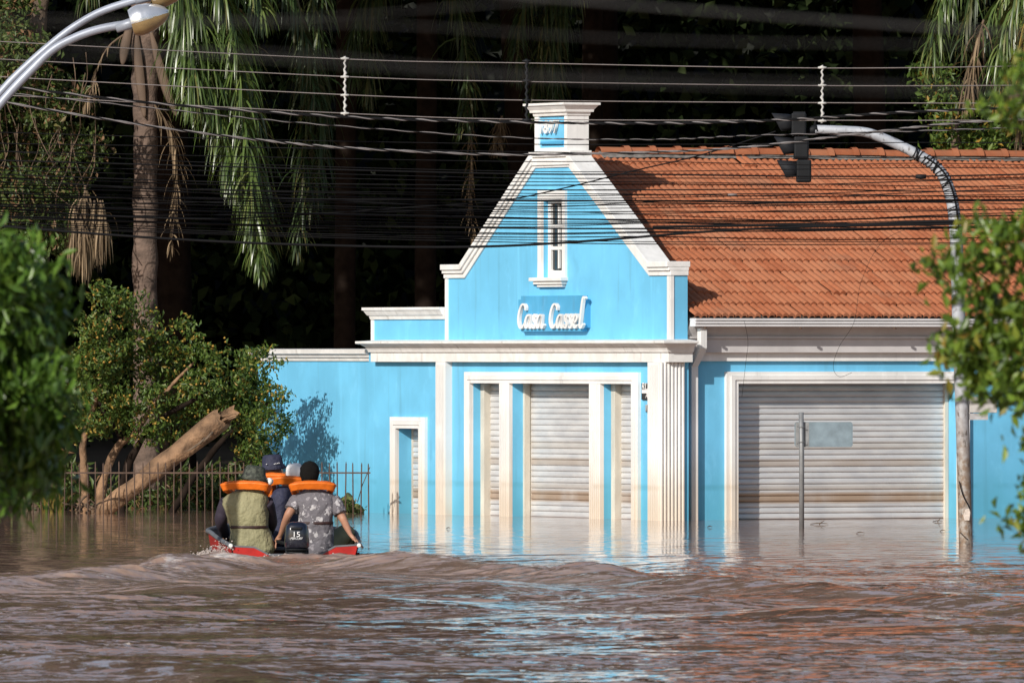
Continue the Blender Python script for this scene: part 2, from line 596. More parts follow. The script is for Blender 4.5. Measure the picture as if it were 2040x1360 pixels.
def water():
    m = N('flood_water')
    ch = m.n('ShaderNodeAttribute', attribute_name='churn').outputs['Fac']
    cp = m.n('ShaderNodeAttribute', attribute_name='chop').outputs['Fac']
    f = m.noise(.5, 4)
    c = m.mix(m.maprange(f, .3, .7), (.25, .152, .112), (.32, .205, .160))
    c2 = m.mix(m.maprange(m.noise(5, 6), .35, .7), (.31, .205, .150), (.43, .305, .235))
    c = m.mix(ch, c, c2)
    fa = m.n('ShaderNodeAttribute', attribute_name='foam').outputs['Fac']
    crest = m.maprange(m.math('ADD', m.noise(6, 8, (1, .6, 1), .7), m.math('MULTIPLY', fa, .24)), .66, .80)
    foam = m.math('MULTIPLY', m.maprange(m.noise(7, 8, (1, .5, 1), .7), .57, .69), m.maprange(ch, .5, .92))
    c = m.mix(foam, c, (.62, .55, .49))
    c = m.mix(m.math('MULTIPLY', crest, m.math('MINIMUM', fa, 1.0)), c, (.66, .58, .52))
    m.col(c)
    m.set(IOR=1.33, Specular_IOR_Level=.5)
    m.l(m.math('ADD', m.math('MULTIPLY', ch, .22), .025), m.b.inputs['Roughness'])
    h1 = m.noise(2.6, 2.5, (1, .8, 1))
    h2 = m.noise(9, 2, (1, .7, 1))
    hh = m.math('MULTIPLY', m.math('ADD', m.math('MULTIPLY', h1, .055), m.math('MULTIPLY', h2, .0055)), cp)
    still = m.n('ShaderNodeAttribute', attribute_name='still').outputs['Fac']
    h3 = m.math('MULTIPLY', m.noise(1.6, 1.0, (1.0, 1.7, 1)), .016)
    hh = m.math('ADD', hh, m.math('MULTIPLY', h3, still))
    b = m.n('ShaderNodeBump')
    b.inputs['Strength'].default_value = 1
    b.inputs['Distance'].default_value = 1
    m.l(hh, b.inputs['Height'])
    m.l(b.outputs[0], m.b.inputs['Normal'])

    xs = np.concatenate([[-1500, -200, -60, -30, -18, -12], np.linspace(-9, 9, 330), [12, 18, 30, 60, 200, 1500]])
    ys = np.concatenate([[-300, 0, 30, 45, 55], np.arange(62, 100, .075), np.arange(100, 122, .055), np.arange(122, 156, .10), [158, 162, 168, 176, 300, 1800]])
    X, Y = np.meshgrid(xs, ys)
    inner = ((np.abs(X) < 9.2) & (Y > 60) & (Y < 157)).astype(float)
    Z = np.zeros_like(X)

    def seg_dist(pts):
        """distance to a polyline, the side and how far along it one is (0-1)"""
        best = np.full_like(X, 1e9); side = np.zeros_like(X); al = np.zeros_like(X)
        tot = sum(math.dist(pts[i], pts[i + 1]) for i in range(len(pts) - 1)); acc = 0
        for i in range(len(pts) - 1):
            (x0, y0), (x1, y1) = pts[i], pts[i + 1]
            dx, dy = x1 - x0, y1 - y0
            L = math.hypot(dx, dy)
            t = np.clip(((X - x0) * dx + (Y - y0) * dy) / L ** 2, 0, 1)
            d = np.hypot(X - x0 - t * dx, Y - y0 - t * dy)
            k = d < best
            s = np.sign(dx * (Y - y0) - dy * (X - x0))
            best = np.where(k, d, best); side = np.where(k, s, side); al = np.where(k, (acc + t * L) / tot, al)
            acc += L
        return best, side, al

    def G(px, py, h=.115):
        yy = F * (H - h) / (py - HY)                 # crest of height h seen at that row
        return ((px - CX) * yy / F, yy)
    left = [G(440, 1108), G(380, 1116), G(250, 1128), G(120, 1138), G(-60, 1150), G(-400, 1172)]
    right = [G(715, 1112), G(860, 1117), G(1050, 1125), G(1180, 1135), G(1450, 1152), G(1720, 1168), G(1950, 1184), G(2250, 1200)]
    dl, sl, al = seg_dist(left)
    dr, sr, ar = seg_dist(right)

    def vnoise(sx, sy, seed, oct=3):
        """sum of randomly directed sine waves"""
        r = np.random.default_rng(seed)
        out = np.zeros_like(X)
        for k in range(14 * oct):
            q = 1.55 ** r.uniform(0, oct * 1.6)
            a = r.uniform(-1.1, 1.1)
            out += np.sin(2 * math.pi * q * (X * math.sin(a) / sx + Y * math.cos(a) / sy) + r.uniform(0, 6.28)) / q
        return out / math.sqrt(14 * oct)
    lump = vnoise(1.4, 1.4, 3)
    hl = .145 * np.exp(-(dl / np.where(sl > 0, .55, .42)) ** 2) * np.clip(1.05 - al * .75, 0, 1) * np.clip(.75 + .5 * lump, .2, 1.3)
    hr = .140 * np.exp(-(dr / np.where(sr < 0, .60, .42)) ** 2) * np.clip(1.0 - ar * .35, 0, 1) * np.clip(.8 + .4 * vnoise(2.6, 2.6, 5), .3, 1.3)
    # trailing waves inside the wake
    inside = np.clip((Y < 118) * 1.0, 0, 1)
    for k, (off, amp) in enumerate(((2.2, .050), (4.6, .040), (7.4, .028))):
        hl += amp * np.exp(-((dl - off) / .62) ** 2) * (sl > 0) * np.clip(1 - al * .5, 0, 1)
        hr += amp * np.exp(-((dr - off) / .62) ** 2) * (sr < 0) * 1.0
    # a loose wave low in the left corner
    dd, ss, aa = seg_dist([G(-200, 1285), G(150, 1298), G(350, 1302), G(520, 1325), G(640, 1345)])
    hw = .085 * np.exp(-(dd / .45) ** 2) * np.clip(1.2 - aa, 0, 1)
    # water boiling up behind the transom
    bx, by = BOAT_O.x, BOAT_O.y
    boil = np.exp(-((X - bx - .1) / 1.3) ** 2) * np.exp(-((Y - (by - 2.2)) / 1.6) ** 2)
    chaos = vnoise(.5, .5, 9, 4)
    near = 1 / (1 + np.exp(np.clip((Y - 109) / 1.6, -60, 60)))                                        # nearer than the wake
    behind = 1 - near
    wake_zone = np.exp(-(np.minimum(dl, dr) / .9) ** 2)
    swell = vnoise(7.0, 4.5, 21, 1)
    patch = np.clip(.5 + .75 * vnoise(5.0, 7.0, 22, 1), 0, 1)
    sw = vnoise(1.7, 1.5, 1, 3)
    sw2 = vnoise(.55, .6, 2, 3)
    calm = np.clip((Y - 116) / 22, 0, 1)
    Z += hl + hr + hw + boil * (.012 + .030 * chaos)
    Z += near * (.030 * swell + (.35 + .9 * patch) * (.0140 * sw + .0070 * sw2)) + behind * ((1 - calm) ** 1.5 * (.0032 * sw + .0016 * sw2) + .0006 * sw)
    Z += (wake_zone * .018 + boil * .015) * chaos * np.clip(1.15 - np.minimum(al, ar) * 1.3, .12, 1)
    Z *= inner
    churn = np.clip(np.exp(-(dl / np.where(sl > 0, 1.9, .6)) ** 2) * np.clip(1.2 - al * .9, 0, 1) + np.exp(-(dr / np.where(sr < 0, 1.9, .6)) ** 2) * np.clip(1.1 - ar * 1.15, .0, 1)
                    + 1.1 * np.exp(-((X - bx) / 1.9) ** 2) * np.exp(-((Y - (by - 3.0)) / 3.2) ** 2), 0, 1)
    inwake = np.clip((dl * (sl > 0)) / .8, 0, 1) * np.clip((dr * (sr < 0)) / .8, 0, 1) * np.clip((Y - 86) / 20, 0, 1) * (Y < by - .3)
    churn = np.clip(churn + .75 * inwake, 0, 1)
    churn *= np.clip(.62 + .45 * lump + .3 * chaos, .15, 1.0) * inner
    smooth_crest = np.clip(np.exp(-(dr / .55) ** 2) * np.clip(ar * 3 - .6, 0, 1) + np.exp(-(dd / .5) ** 2) + .6 * np.exp(-(dl / .5) ** 2) * np.clip(al * 3 - 1.2, 0, 1), 0, 1)
    chop = near * (.55 + 1.9 * patch) * (1 - .8 * smooth_crest) + behind * ((1 - calm) ** 3 * .14 + .003) + churn * .5
    chop *= inner * .98 + .02
    chop = np.clip(chop, 0, 3)
    foam = (np.exp(-(dl / .38) ** 2) * np.clip(1.1 - al * 1.3, 0, 1) + np.exp(-(dr / .34) ** 2) * np.clip(1.05 - ar * 2.0, 0, 1) + 1.1 * np.exp(-((X - bx) / .75) ** 2) * np.exp(-((Y - (by - .9)) / 1.3) ** 2)) * inner
    # the hull pushes the surface down
    c, s = math.cos(-BOAT_H), math.sin(-BOAT_H)
    lx = (X - bx) * c - (Y - by) * s
    ly = (X - bx) * s + (Y - by) * c
    sh = np.clip(ly / BOAT_L, 0, 1)
    hb = np.vectorize(lambda q: hull_half(q)[0])(sh[inner > 0])
    mask = np.zeros_like(X, bool)
    mask[inner > 0] = (np.abs(lx[inner > 0]) < hb - .035) & (ly[inner > 0] > .02) & (ly[inner > 0] < BOAT_L * .97)
    Z[mask] = -.6
    V = np.stack([X, Y, Z], -1).reshape(-1, 3)
    ny, nx = X.shape
    idx = np.arange(nx * ny).reshape(ny, nx)
    Q = np.stack([idx[:-1, :-1], idx[:-1, 1:], idx[1:, 1:], idx[1:, :-1]], -1).reshape(-1, 4)
    o = np_mesh('water', V, Q, m.m, None, True, {'still': ('POINT', (behind * inner * np.clip(.55 + (147 - Y) / 11, .4, 3.0)).ravel()), 'foam': ('POINT', foam.ravel()), 'churn': ('POINT', churn.ravel()), 'chop': ('POINT', chop.ravel())})
    tag(o, kind='structure')


water()

# ------------------------------------------------------------------ the blue corner house
TH = R(62)
cu_, su_ = math.cos(TH), math.sin(TH)
OX, OY = (1338 - CX) * 140.5 / F, 140.5


def L2W(x, y): return OX + x * cu_ + y * su_, OY - x * su_ + y * cu_


def fx(px, y=0.0):
    k = (px - CX) / F
    return (k * (OY + y * cu_) - OX - y * su_) / (cu_ + k * su_)


def fy(px, x=0.0):
    k = (px - CX) / F
    return (k * (OY - x * su_) - OX - x * cu_) / (su_ - k * cu_)


def fz(py, x, y=0.0): return H - (py - HY) * L2W(x, y)[1] / F


house = thing('corner_house', 'sky blue corner house with white gable, roller shutters and orange tile roof', 'house', (OX, OY, 0), -TH)
ZB = -1.25                       # foundations reach down to the flooded street
TW = .227                        # facade wall thickness
XL = fx(735)
z_c0, z_c1 = fz(721, -3), fz(679, -3)      # main cornice
z_lin = fz(764, -3)              # underside of door heads
z_trim = fz(741, -3)
doors = [(fx(943), fx(1002)), (fx(1021), fx(1181)), (fx(1203), fx(1265))]
sd = (fx(795), fx(841))
z_sd = fz(853, sd[0])


def holed_wall(xs, zs, holes, y0, y1):
    """grid of cells between the breaks, cells inside a hole left out"""
    xs, zs = sorted(set(xs)), sorted(set(zs))
    def solid(i, j):
        if not (0 <= i < len(xs) - 1 and 0 <= j < len(zs) - 1): return False
        cx, cz = (xs[i] + xs[i + 1]) / 2, (zs[j] + zs[j + 1]) / 2
        return not any(a < cx < b and c < cz < d for a, b, c, d in holes)
    mb = MB()
    for i in range(len(xs) - 1):
        for j in range(len(zs) - 1):
            if not solid(i, j): continue
            a, b, c, d = xs[i], xs[i + 1], zs[j], zs[j + 1]
            mb.add([(a, y0, c), (b, y0, c), (b, y0, d), (a, y0, d)], [(0, 1, 2, 3)])
            mb.add([(a, y1, c), (b, y1, c), (b, y1, d), (a, y1, d)], [(3, 2, 1, 0)])
            for (di, dj, q) in ((-1, 0, [(a, y0, c), (a, y0, d), (a, y1, d), (a, y1, c)]), (1, 0, [(b, y0, c), (b, y1, c), (b, y1, d), (b, y0, d)]),
                                (0, -1, [(a, y0, c), (a, y1, c), (b, y1, c), (b, y0, c)]), (0, 1, [(a, y0, d), (b, y0, d), (b, y1, d), (a, y1, d)])):
                if not solid(i + di, j + dj): mb.add(q, [(0, 1, 2, 3)])
    return mb


holes = [(a, b, -2, z_lin) for a, b in doors] + [(sd[0], sd[1], -2, z_sd)]
DW = .34                         # wall depth at the doors
holed_wall([XL, 0] + [v for d in doors for v in d] + list(sd), [ZB, z_lin, z_sd, z_c1 - .01], holes, 0, DW - .10).build('wall', BLUE, house)

# gable parapet outline (x, z)
gx0, gx1 = fx(888), -.004
xc = (gx0 + gx1) / 2 - .09
z_sh = 3.185
pin0, pin1 = fx(1065, -.03), fx(1130, -.03)
z_pb, z_pt = 4.60, 5.21
sl0 = fx(924)
sl1 = gx1 - (sl0 - gx0)
gable = [(gx0, z_c1 - .005), (gx1, z_c1 - .005), (gx1, z_sh - .02), (sl1, z_sh - .02), (pin1 + .10, z_pb - .08), (pin1 + .10, z_pb - .02), (pin0 - .10, z_pb - .02), (pin0 - .10, z_pb - .08), (sl0, z_sh - .02), (gx0, z_sh - .02)]
# window opening in the gable: built round the hole
wx0, wx1 = fx(1083), fx(1124)
wz0, wz1 = fz(553, wx0), fz(398, wx0)


def gable_wall():
    bm = bmesh.new()
    outer = [bm.verts.new((x, 0, z)) for x, z in gable]
    inner = [bm.verts.new((x, 0, z)) for x, z in ((wx0, wz0), (wx1, wz0), (wx1, wz1), (wx0, wz1))]
    es = [bm.edges.new((l[i], l[(i + 1) % len(l)])) for l in (outer, inner) for i in range(len(l))]
    r = bmesh.ops.triangle_fill(bm, use_beauty=True, edges=es)
    faces = [g for g in r['geom'] if isinstance(g, bmesh.types.BMFace)]
    ex = bmesh.ops.extrude_face_region(bm, geom=faces)
    vs = [g for g in ex['geom'] if isinstance(g, bmesh.types.BMVert)]
    bmesh.ops.translate(bm, verts=vs, vec=(0, TW, 0))
    bmesh.ops.recalc_face_normals(bm, faces=bm.faces)
    me = bpy.data.meshes.new('gable_wall')
    bm.to_mesh(me)
    me.materials.append(BLUE)
    return link('gable_wall', me, house)


gable_wall()
# coping that follows the outline: wide cap and two mouldings
capline = [(gx0 - .02, z_sh), (sl0, z_sh), (pin0 - .06, z_pb - .04)]
caprite = [(pin1 + .06, z_pb - .04), (sl1, z_sh), (gx1 + .02, z_sh)]
for line in (capline, caprite):
    mb = MB()
    mb.band(line, -.015, .055, -.075, TW + .03)
    mb.band(line, .057, .10, -.050, TW + .012)
    mb.band(line, .102, .16, -.024, TW + .006)
    mb.build('gable_coping', CORN, house, .006)
mb = MB()
mb.box(pin0 - .12, pin1 + .12, -.055, TW + .03, z_pb - .065, z_pb + .01)
mb.box(pin0 - .09, pin1 + .09, -.022, .002, z_pb - .20, z_pb - .066)
mb.band([(pin0 - .10, z_pb - .10), (pin1 + .10, z_pb - .10)], .0, .07, -.045, .05)
mb.build('gable_coping', CORN, house, .006)
for x in (gx0 + .045, gx1 - .05):       # white corner strips of the gable
    MB().box(x - .035, x + .035, -.018, .004, z_c1, z_sh - .165).build('corner_strip', WHITE, house)
MB().box(gx1 - .003, gx1 + .012, -.016, .03, z_c1, z_sh - .165).build('corner_strip', WHITE, house)
# pinnacle with the date
mb = MB()
py0, py1 = -.03, TW + .05
mb.box(pin0, pin0 + .10, py0, py1, z_pb + .012, z_pt - .16)
mb.box(pin1 - .08, pin1, py0, py1, z_pb + .012, z_pt - .16)
mb.box(pin0 + .10, pin1 - .08, py0, py1, z_pb + .012, z_pb + .05)
mb.box(pin0 + .10, pin1 - .08, .02, py1, z_pb + .05, z_pt - .16)
mb.build('pinnacle', WHITE, house)
MB().box(pin0 + .102, pin1 - .082, -.004, .018, z_pb + .052, z_pt - .17).build('date_panel', BLUE, house)
MB().sweep([(pin0, py1), (pin0, py0), (pin1, py0), (pin1, py1), (pin0 - .0, py1)],
           [(-.05, z_pt - .16), (.012, z_pt - .16), (.02, z_pt - .12), (.045, z_pt - .115), (.05, z_pt - .085), (.095, z_pt - .03), (.11, z_pt - .028), (.11, z_pt), (-.05, z_pt)]).build('pinnacle_cap', CORN, house)
MB().box(pin0 + .0, pin1 - .0, py0 + .02, py1 - .02, z_pt - .05, z_pt - .012).build('pinnacle_cap', CORN, house)
dm = Matrix.Translation((fx(1093, -.03), -.03, 4.96 - .06)) @ Matrix.Rotation(R(90), 4, 'X')
text_mesh('date_numerals', '1897', .24, .016, WHITE, house, dm, width=.46)
MB().box(pin0 + .16, pin1 - .14, -.035, -.004, z_pb + .09, z_pb + .13).build('date_panel_ledge', BLUE2, house)

# gable window
win = MB()
for a, b, c, d in ((wx0 - .10, wx0, wz0, wz1 + .12), (wx1, wx1 + .08, wz0, wz1 + .12), (wx0, wx1, wz1, wz1 + .12)):
    win.box(a, b, -.035, .004, c, d)
win = win.build('window', WHITE, house)
mb = MB()
yf = .062
mb.box(wx0, wx0 + .075, yf, yf + .05, wz0, wz1); mb.box(wx1 - .06, wx1, yf, yf + .05, wz0, wz1)
mb.box(wx0 + .075, wx1 - .06, yf, yf + .05, wz1 - .05, wz1); mb.box(wx0 + .075, wx1 - .06, yf, yf + .05, wz0, wz0 + .09)
for k in (1, 2):
    zz = wz0 + .09 + (wz1 - wz0 - .14) * k / 3
    mb.box(wx0 + .075, wx1 - .06, yf + .002, yf + .045, zz - .022, zz + .022)
mb.build('frame', WHITE, win)
for k in range(3):
    z0 = wz0 + .09 + (wz1 - wz0 - .14) * k / 3; z1 = wz0 + .09 + (wz1 - wz0 - .14) * (k + 1) / 3
    MB().box((wx0 + wx1) / 2 - .016, (wx0 + wx1) / 2 + .016, yf + .004, yf + .03, z0 + .025, z1 - .025).build('glazing_bar', WHITE, win)
    for a, b in ((wx0 + .05, (wx0 + wx1) / 2 - .01), ((wx0 + wx1) / 2 + .01, wx1 - .05)):
        MB().box(a, b, yf + .032, yf + .04, z0 + .01, z1 - .01).build('pane', GLASS, win)
mb = MB()
for k, (o, za, zb) in enumerate(((.11, -.045, .0), (.08, -.085, -.047), (.055, -.12, -.087))):
    mb.box(wx0 - .20 + .06 * k, wx1 + .10 - .03 * k, -o, .004, wz0 + za, wz0 + zb)
mb.build('sill', CORN, win, .005)
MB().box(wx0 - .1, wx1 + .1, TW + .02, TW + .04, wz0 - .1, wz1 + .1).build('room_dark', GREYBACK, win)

# name sign on the gable
sx0, sx1 = fx(1032, -.09), fx(1164, -.09)
sz0, sz1 = fz(660, -3), fz(589, -3)
sign = MB().prism([(sx0 + .07, sz0), (sx1 - .07, sz0), (sx1 - .07, sz0 + .045), (sx1, sz0 + .045), (sx1, sz1 - .045), (sx1 - .07, sz1 - .045), (sx1 - .07, sz1), (sx0 + .07, sz1), (sx0 + .07, sz1 - .045), (sx0, sz1 - .045), (sx0, sz0 + .045), (sx0 + .07, sz0 + .045)], -.085, .004).build('name_sign', BLUE2, house)
GL = {
    'C': ([[(.66, .74), (.66, .90), (.50, 1.0), (.30, .90), (.12, .58), (.08, .25), (.20, .03), (.38, .02), (.62, .22)]], .60),
    'a': ([[(.46, .46), (.36, .55), (.18, .46), (.05, .22), (.10, .02), (.24, .06), (.40, .30), (.46, .50)], [(.48, .56), (.42, .16), (.48, .0), (.64, .14)]], .58),
    's': ([[(.36, .42), (.28, .56), (.15, .46), (.22, .30), (.32, .16), (.22, .0), (.05, .05)]], .40),
    'e': ([[(.05, .22), (.24, .26), (.36, .42), (.26, .56), (.10, .42), (.05, .16), (.18, .0), (.40, .12)]], .42),
    'l': ([[(.62, 1.20), (.50, 1.28), (.38, 1.10), (.24, .50), (.16, .10), (.26, .0), (.44, .16)]], .46),
}


def letter(ch, x0, z0, sc, sxw):
    mb = MB()
    for st in GL[ch][0]:
        pts = smooth_line([Vector((x0 + p[0] * sc * sxw, 0, z0 + p[1] * sc)) for p in st], 5)
        n = len(pts)
        a, b = [], []
        for i, p in enumerate(pts):
            d = (pts[min(i + 1, n - 1)] - pts[max(i - 1, 0)]).normalized()
            w = .0095 + .014 * abs(d.z) * math.sin(math.pi * (.12 + .76 * i / n))
            nn = Vector((d.z, 0, -d.x)) * w
            a.append(p + nn); b.append(p - nn)
        vs = [(q.x, y, q.z) for y in (-.128, -.088) for q in a + b]
        fs = []
        for i in range(n - 1):
            fs += [(i, i + 1, n + i + 1, n + i), (2 * n + i, 3 * n + i, 3 * n + i + 1, 2 * n + i + 1),
                   (i, 2 * n + i, 2 * n + i + 1, i + 1), (n + i, n + i + 1, 3 * n + i + 1, 3 * n + i)]
        fs += [(0, n, 3 * n, 2 * n), (n - 1, 3 * n - 1, 4 * n - 1, 2 * n - 1)]
        mb.add(vs, fs)
    mb.build('letter', WHITE, sign)


xx = fx(1027, -.15)
tw = sum(.50 if c == ' ' else GL[c][1] for c in 'Casa Cassel')
sxw = (fx(1158, -.15) - xx) / (tw * .30)
for c in 'Casa Cassel':
    if c == ' ':
        xx += .50 * .30 * sxw
        continue
    letter(c, xx, fz(653, -3), .30, sxw)
    xx += GL[c][1] * .30 * sxw

# low parapet left of the gable
lx0, lx1 = fx(741), gx0 - .003
zl = fz(612, -7)
MB().box(lx0, lx1, .005, TW, z_c1 - .005, zl - .12).build('parapet', BLUE, house)
MB().box(lx0 - .01, lx0 + .06, -.012, .03, z_c1, zl - .16).build('corner_strip', WHITE, house)
MB().sweep([(lx0, TW + .02), (lx0, 0), (lx1, 0)], [(-.06, zl - .155), (.018, zl - .155), (.03, zl - .11), (.05, zl - .10), (.085, zl - .04), (.10, zl - .035), (.10, zl), (-.06, zl)]).build('parapet_cap', CORN, house)
MB().box(lx0 + .03, lx1, .03, TW + .03, zl - .13, zl - .005).build('parapet_cap', CORN, house)

# main cornice
zc = z_c1
MB().sweep([(XL + .34, TW), (XL + .34, 0), (0, 0), (0, .245)], [(-.03, z_c0), (.10, z_c0), (.10, zc - .145), (.125, zc - .14), (.13, zc - .12), (.155, zc - .075), (.205, zc - .040), (.235, zc - .034), (.25, zc - .03), (.25, zc), (-.03, zc + .02)]).build('cornice', CORN, house, .004)

# pilasters
def pilaster(x0, x1, yo, z1, nf):
    mb = MB().box(x0, x1, -yo, .002, ZB, z1)
    w = (x1 - x0) / (nf + .5)
    for k in range(nf):
        a = x0 + w * (.5 + k)
        mb.box(a, a + w * .55, -yo - .014, -yo, ZB, z1 - .03)
    return mb.build('pilaster', WHITE, house)


pilaster(fx(868, -.10), fx(887, -.10), .10, z_c0, 6)
px0, px1 = fx(1290, -.18), fx(1313, -.18)
mb = MB().box(px0, px1, -.18, .002, ZB, z_c0)
w = (px1 - px0) / 6.5
for k in range(6):
    mb.box(px0 + w * (.5 + k), px0 + w * (1.05 + k), -.192, -.18, ZB, z_c0 - .03)
mb.build('pilaster', WHITE, house)
mb = MB().box(px1 + .001, px1 + .013, -.178, .175, ZB, z_c0)
w = .353 / 7
for k in range(7):
    pts = []
    for q in range(7):
        a = math.pi * q / 6
        pts.append((px1 + .013 + .020 * math.sin(a), -.178 + w * (k + .5) - math.cos(a) * w * .43))
    n = len(pts)
    mb.add([(x, y, ZB) for x, y in pts] + [(x, y, z_c0 - .004) for x, y in pts], [(i, i + 1, n + i + 1, n + i) for i in range(n - 1)], True)
mb.build('fluted_pier', WHITE, house)
MB().box(-.06, px1 - .002, -.176, TW - .02, ZB, z_c0 - .002).build('pier_core', BLUE, house)

# door surrounds
def surround(xs, z_top, wl, wr, hd):
    mb = MB()
    x0, x1 = xs
    for o, a in ((.05, 0), (.072, .35), (.06, .7)):
        ia, ib = a, min(1, a + .35)
        mb.box(x0 - wl * (1 - ia), x0 - wl * (1 - ib) - .001, -o, .001, ZB, z_top - hd * ia)
        mb.box(x1 + wr * (1 - ib) + .001, x1 + wr * (1 - ia), -o, .001, ZB, z_top - hd * ia)
        mb.box(x0 - wl * (1 - ib), x1 + wr * (1 - ib), -o, .001, z_top - hd * ib + .001, z_top - hd * ia)
    return mb.build('door_surround', WHITE, house, .003)


surround((doors[0][0], doors[2][1]), z_trim, doors[0][0] - fx(931), fx(1277) - doors[2][1], z_trim - z_lin)
for a, b in ((doors[0][1], doors[1][0]), (doors[1][1], doors[2][0])):
    mb = MB().box(a, b, -.055, .001, ZB, z_lin + .002)
    w = (b - a) / 5.5
    for k in range(5):
        mb.box(a + w * (k + .5), a + w * (k + 1.05), -.068, -.055, ZB, z_lin)
    mb.build('door_post', WHITE, house)
surround(sd, fz(830, sd[0]), sd[0] - fx(783), fx(852) - sd[1], fz(830, sd[0]) - z_sd)


def shutter(x0, x1, yb, z1, flip=False, pitch=.0725, along='x', seen=None):
    """roller shutter: guide rails and head as the part, each slat its own piece"""
    mb = MB()
    def bx(a, b, c, d, e, f):
        if along == 'x': mb.box(a, b, c, d, e, f)
        else: mb.box(-d, -c, a, b, e, f)
    bx(x0, x0 + .028, yb - .022, yb + .03, ZB, z1)
    bx(x1 - .05, x1, yb - .05, yb + .03, ZB, z1)
    bx(x0 + .028, x1 - .05, yb + .02, yb + .03, ZB, z1)
    part = mb.build('roller_shutter', RAIL, house)
    prof = [(.0, .0), (-.008, .002), (-.0135, .008), (-.0125, .030), (-.0105, .050), (-.009, .060), (-.002, .064), (.002, .0715)]
    k = pitch / .0725
    sm = MB()
    n = len(prof)
    a, b = x0 + .018, x1 - .035
    if along == 'x':
        vs = [(a, p[0], p[1] * k) for p in prof] + [(b, p[0], p[1] * k) for p in prof]
    else:
        vs = [(-p[0], a, p[1] * k) for p in prof] + [(-p[0], b, p[1] * k) for p in prof]
    sm.add(vs, [(i, n + i, n + i + 1, i + 1) for i in range(n - 1)], True)
    me = sm.mesh('slat', SHUT)
    z = z1 - pitch
    while z > -.35:
        s = link('slat', me, part)
        s.location = (0, yb, z) if along == 'x' else (-yb, 0, z)
        z -= pitch
    return part


for a, b in doors:
    shutter(a + .005, b + .30, .262 if a == doors[1][0] else .20, z_lin + .2)
for i, (a, b) in enumerate(doors):       # the side doors sit in a white inner jamb
    if i != 1:
        MB().box(a + .004, a + .11, .10, .30, ZB, z_lin + .1).build('door_jamb', RAIL, house)
    MB().box(a - .05, a - .002, .235, .42, ZB, z_lin + .3).build('reveal', BLUE, house)
shutter(sd[0] + .004, sd[1] + .3, .20, z_sd + .2)
MB().box(sd[0] - .05, sd[0] - .002, .236, .42, ZB, z_sd + .3).build('reveal', BLUE, house)
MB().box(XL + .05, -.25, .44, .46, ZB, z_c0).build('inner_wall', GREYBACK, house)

# street name plates half hidden by the corner pier
pl = MB().box(fx(1278, -.02), fx(1299, -.02), -.022, -.002, fz(796, -.8), fz(763, -.8)).build('street_name_plate', PLATE, house)
for tx, zz, sz in (('RUA', 770, .10), ('A', 788, .07)):
    text_mesh('plate_lettering', tx, sz * 1.3, .002, WHITE, pl, Matrix.Translation((fx(1289, -.02), -.026, fz(zz, -.8))) @ Matrix.Rotation(R(90), 4, 'X'), shear=.2, width=.26 if len(tx) > 1 else None)
MB().box(fx(1279, -.02), fx(1299, -.02), -.025, -.022, fz(783, -.8), fz(776, -.8)).build('plate_band', WHITE, pl)
pl = MB().box(fx(1286, -.02), fx(1299, -.02), -.022, -.002, fz(820, -.8), fz(806, -.8)).build('house_number_plate', PLATE, house)
text_mesh('plate_lettering', '1', .12, .002, WHITE, pl, Matrix.Translation((fx(1288, -.02), -.026, fz(813, -.8))) @ Matrix.Rotation(R(90), 4, 'X'))

# --- the wing with the garage: wall plane at x = -EX, running along y
EX = .19
gy0, gy1 = fy(1467, -EX), fy(1889 + 16, -EX)
z_g = fz(764, -EX, 2)
z_gt = fz(740, -EX, 2)
WY1 = 11.5
wz_top = fz(702, -EX, 2)
w_ = holed_wall([.05, gy0, gy1, WY1], [ZB, z_g, wz_top], [(gy0, gy1, -2, z_g)], 0, .30)
w_.v = [(-EX - y, x, z) for (x, y, z) in w_.v]
w_.build('wing_wall', BLUE, house)
mb = MB()
tw_ = gy0 - fy(1443, -EX)
for o, a in ((.05, 0), (.075, .35), (.06, .7)):
    ia, ib = a, min(1, a + .35)
    hd = z_gt - z_g
    mb.box(-EX - .001, -EX + o, gy0 - tw_ * (1 - ia), gy0 - tw_ * (1 - ib) - .001, ZB, z_gt - hd * ia)
    mb.box(-EX - .001, -EX + o, gy1 + tw_ * (1 - ib) + .001, gy1 + tw_ * (1 - ia), ZB, z_gt - hd * ia)
    mb.box(-EX - .001, -EX + o, gy0 - tw_ * (1 - ib), gy1 + tw_ * (1 - ib), z_gt - hd * ib + .001, z_gt - hd * ia)
mb.build('door_surround', WHITE, house, .003)
shutter(gy0 - .10, gy1 - .004, EX + .235, z_g + .2, along='y')
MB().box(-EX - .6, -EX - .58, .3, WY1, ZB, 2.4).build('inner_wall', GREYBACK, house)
# eaves: white band, two plaster steps, gutter
z_w0, z_w1 = fz(719, -EX, 2), wz_top
z_gb, z_gtop = fz(651, .1, 2), fz(633, .1, 2)
MB().box(-EX - .1, -EX + .05, .245, WY1, z_w0, z_w1).build('wall_band', WHITE, house)
mb = MB()
mb.add([(-EX + .0, .25, z_w1), (-EX + .0, WY1, z_w1), (-EX + .13, WY1, z_w1 + .17), (-EX + .13, .25, z_w1 + .17)], [(0, 1, 2, 3)])
mb.box(-EX - .05, -EX + .155, .25, WY1, z_w1 + .172, z_w1 + .20)
mb.add([(-EX + .12, .25, z_w1 + .20), (-EX + .12, WY1, z_w1 + .20), (-EX + .22, WY1, z_gtop - .02), (-EX + .22, .25, z_gtop - .02)], [(0, 1, 2, 3)])
mb.box(-EX - .05, -EX + .12, .25, WY1, z_w1, z_gtop - .03)
mb.build('eave_cornice', SOFFIT, house)
gut = MB()
gx = -EX + .235
dz = (z_gtop - z_gb) / 3
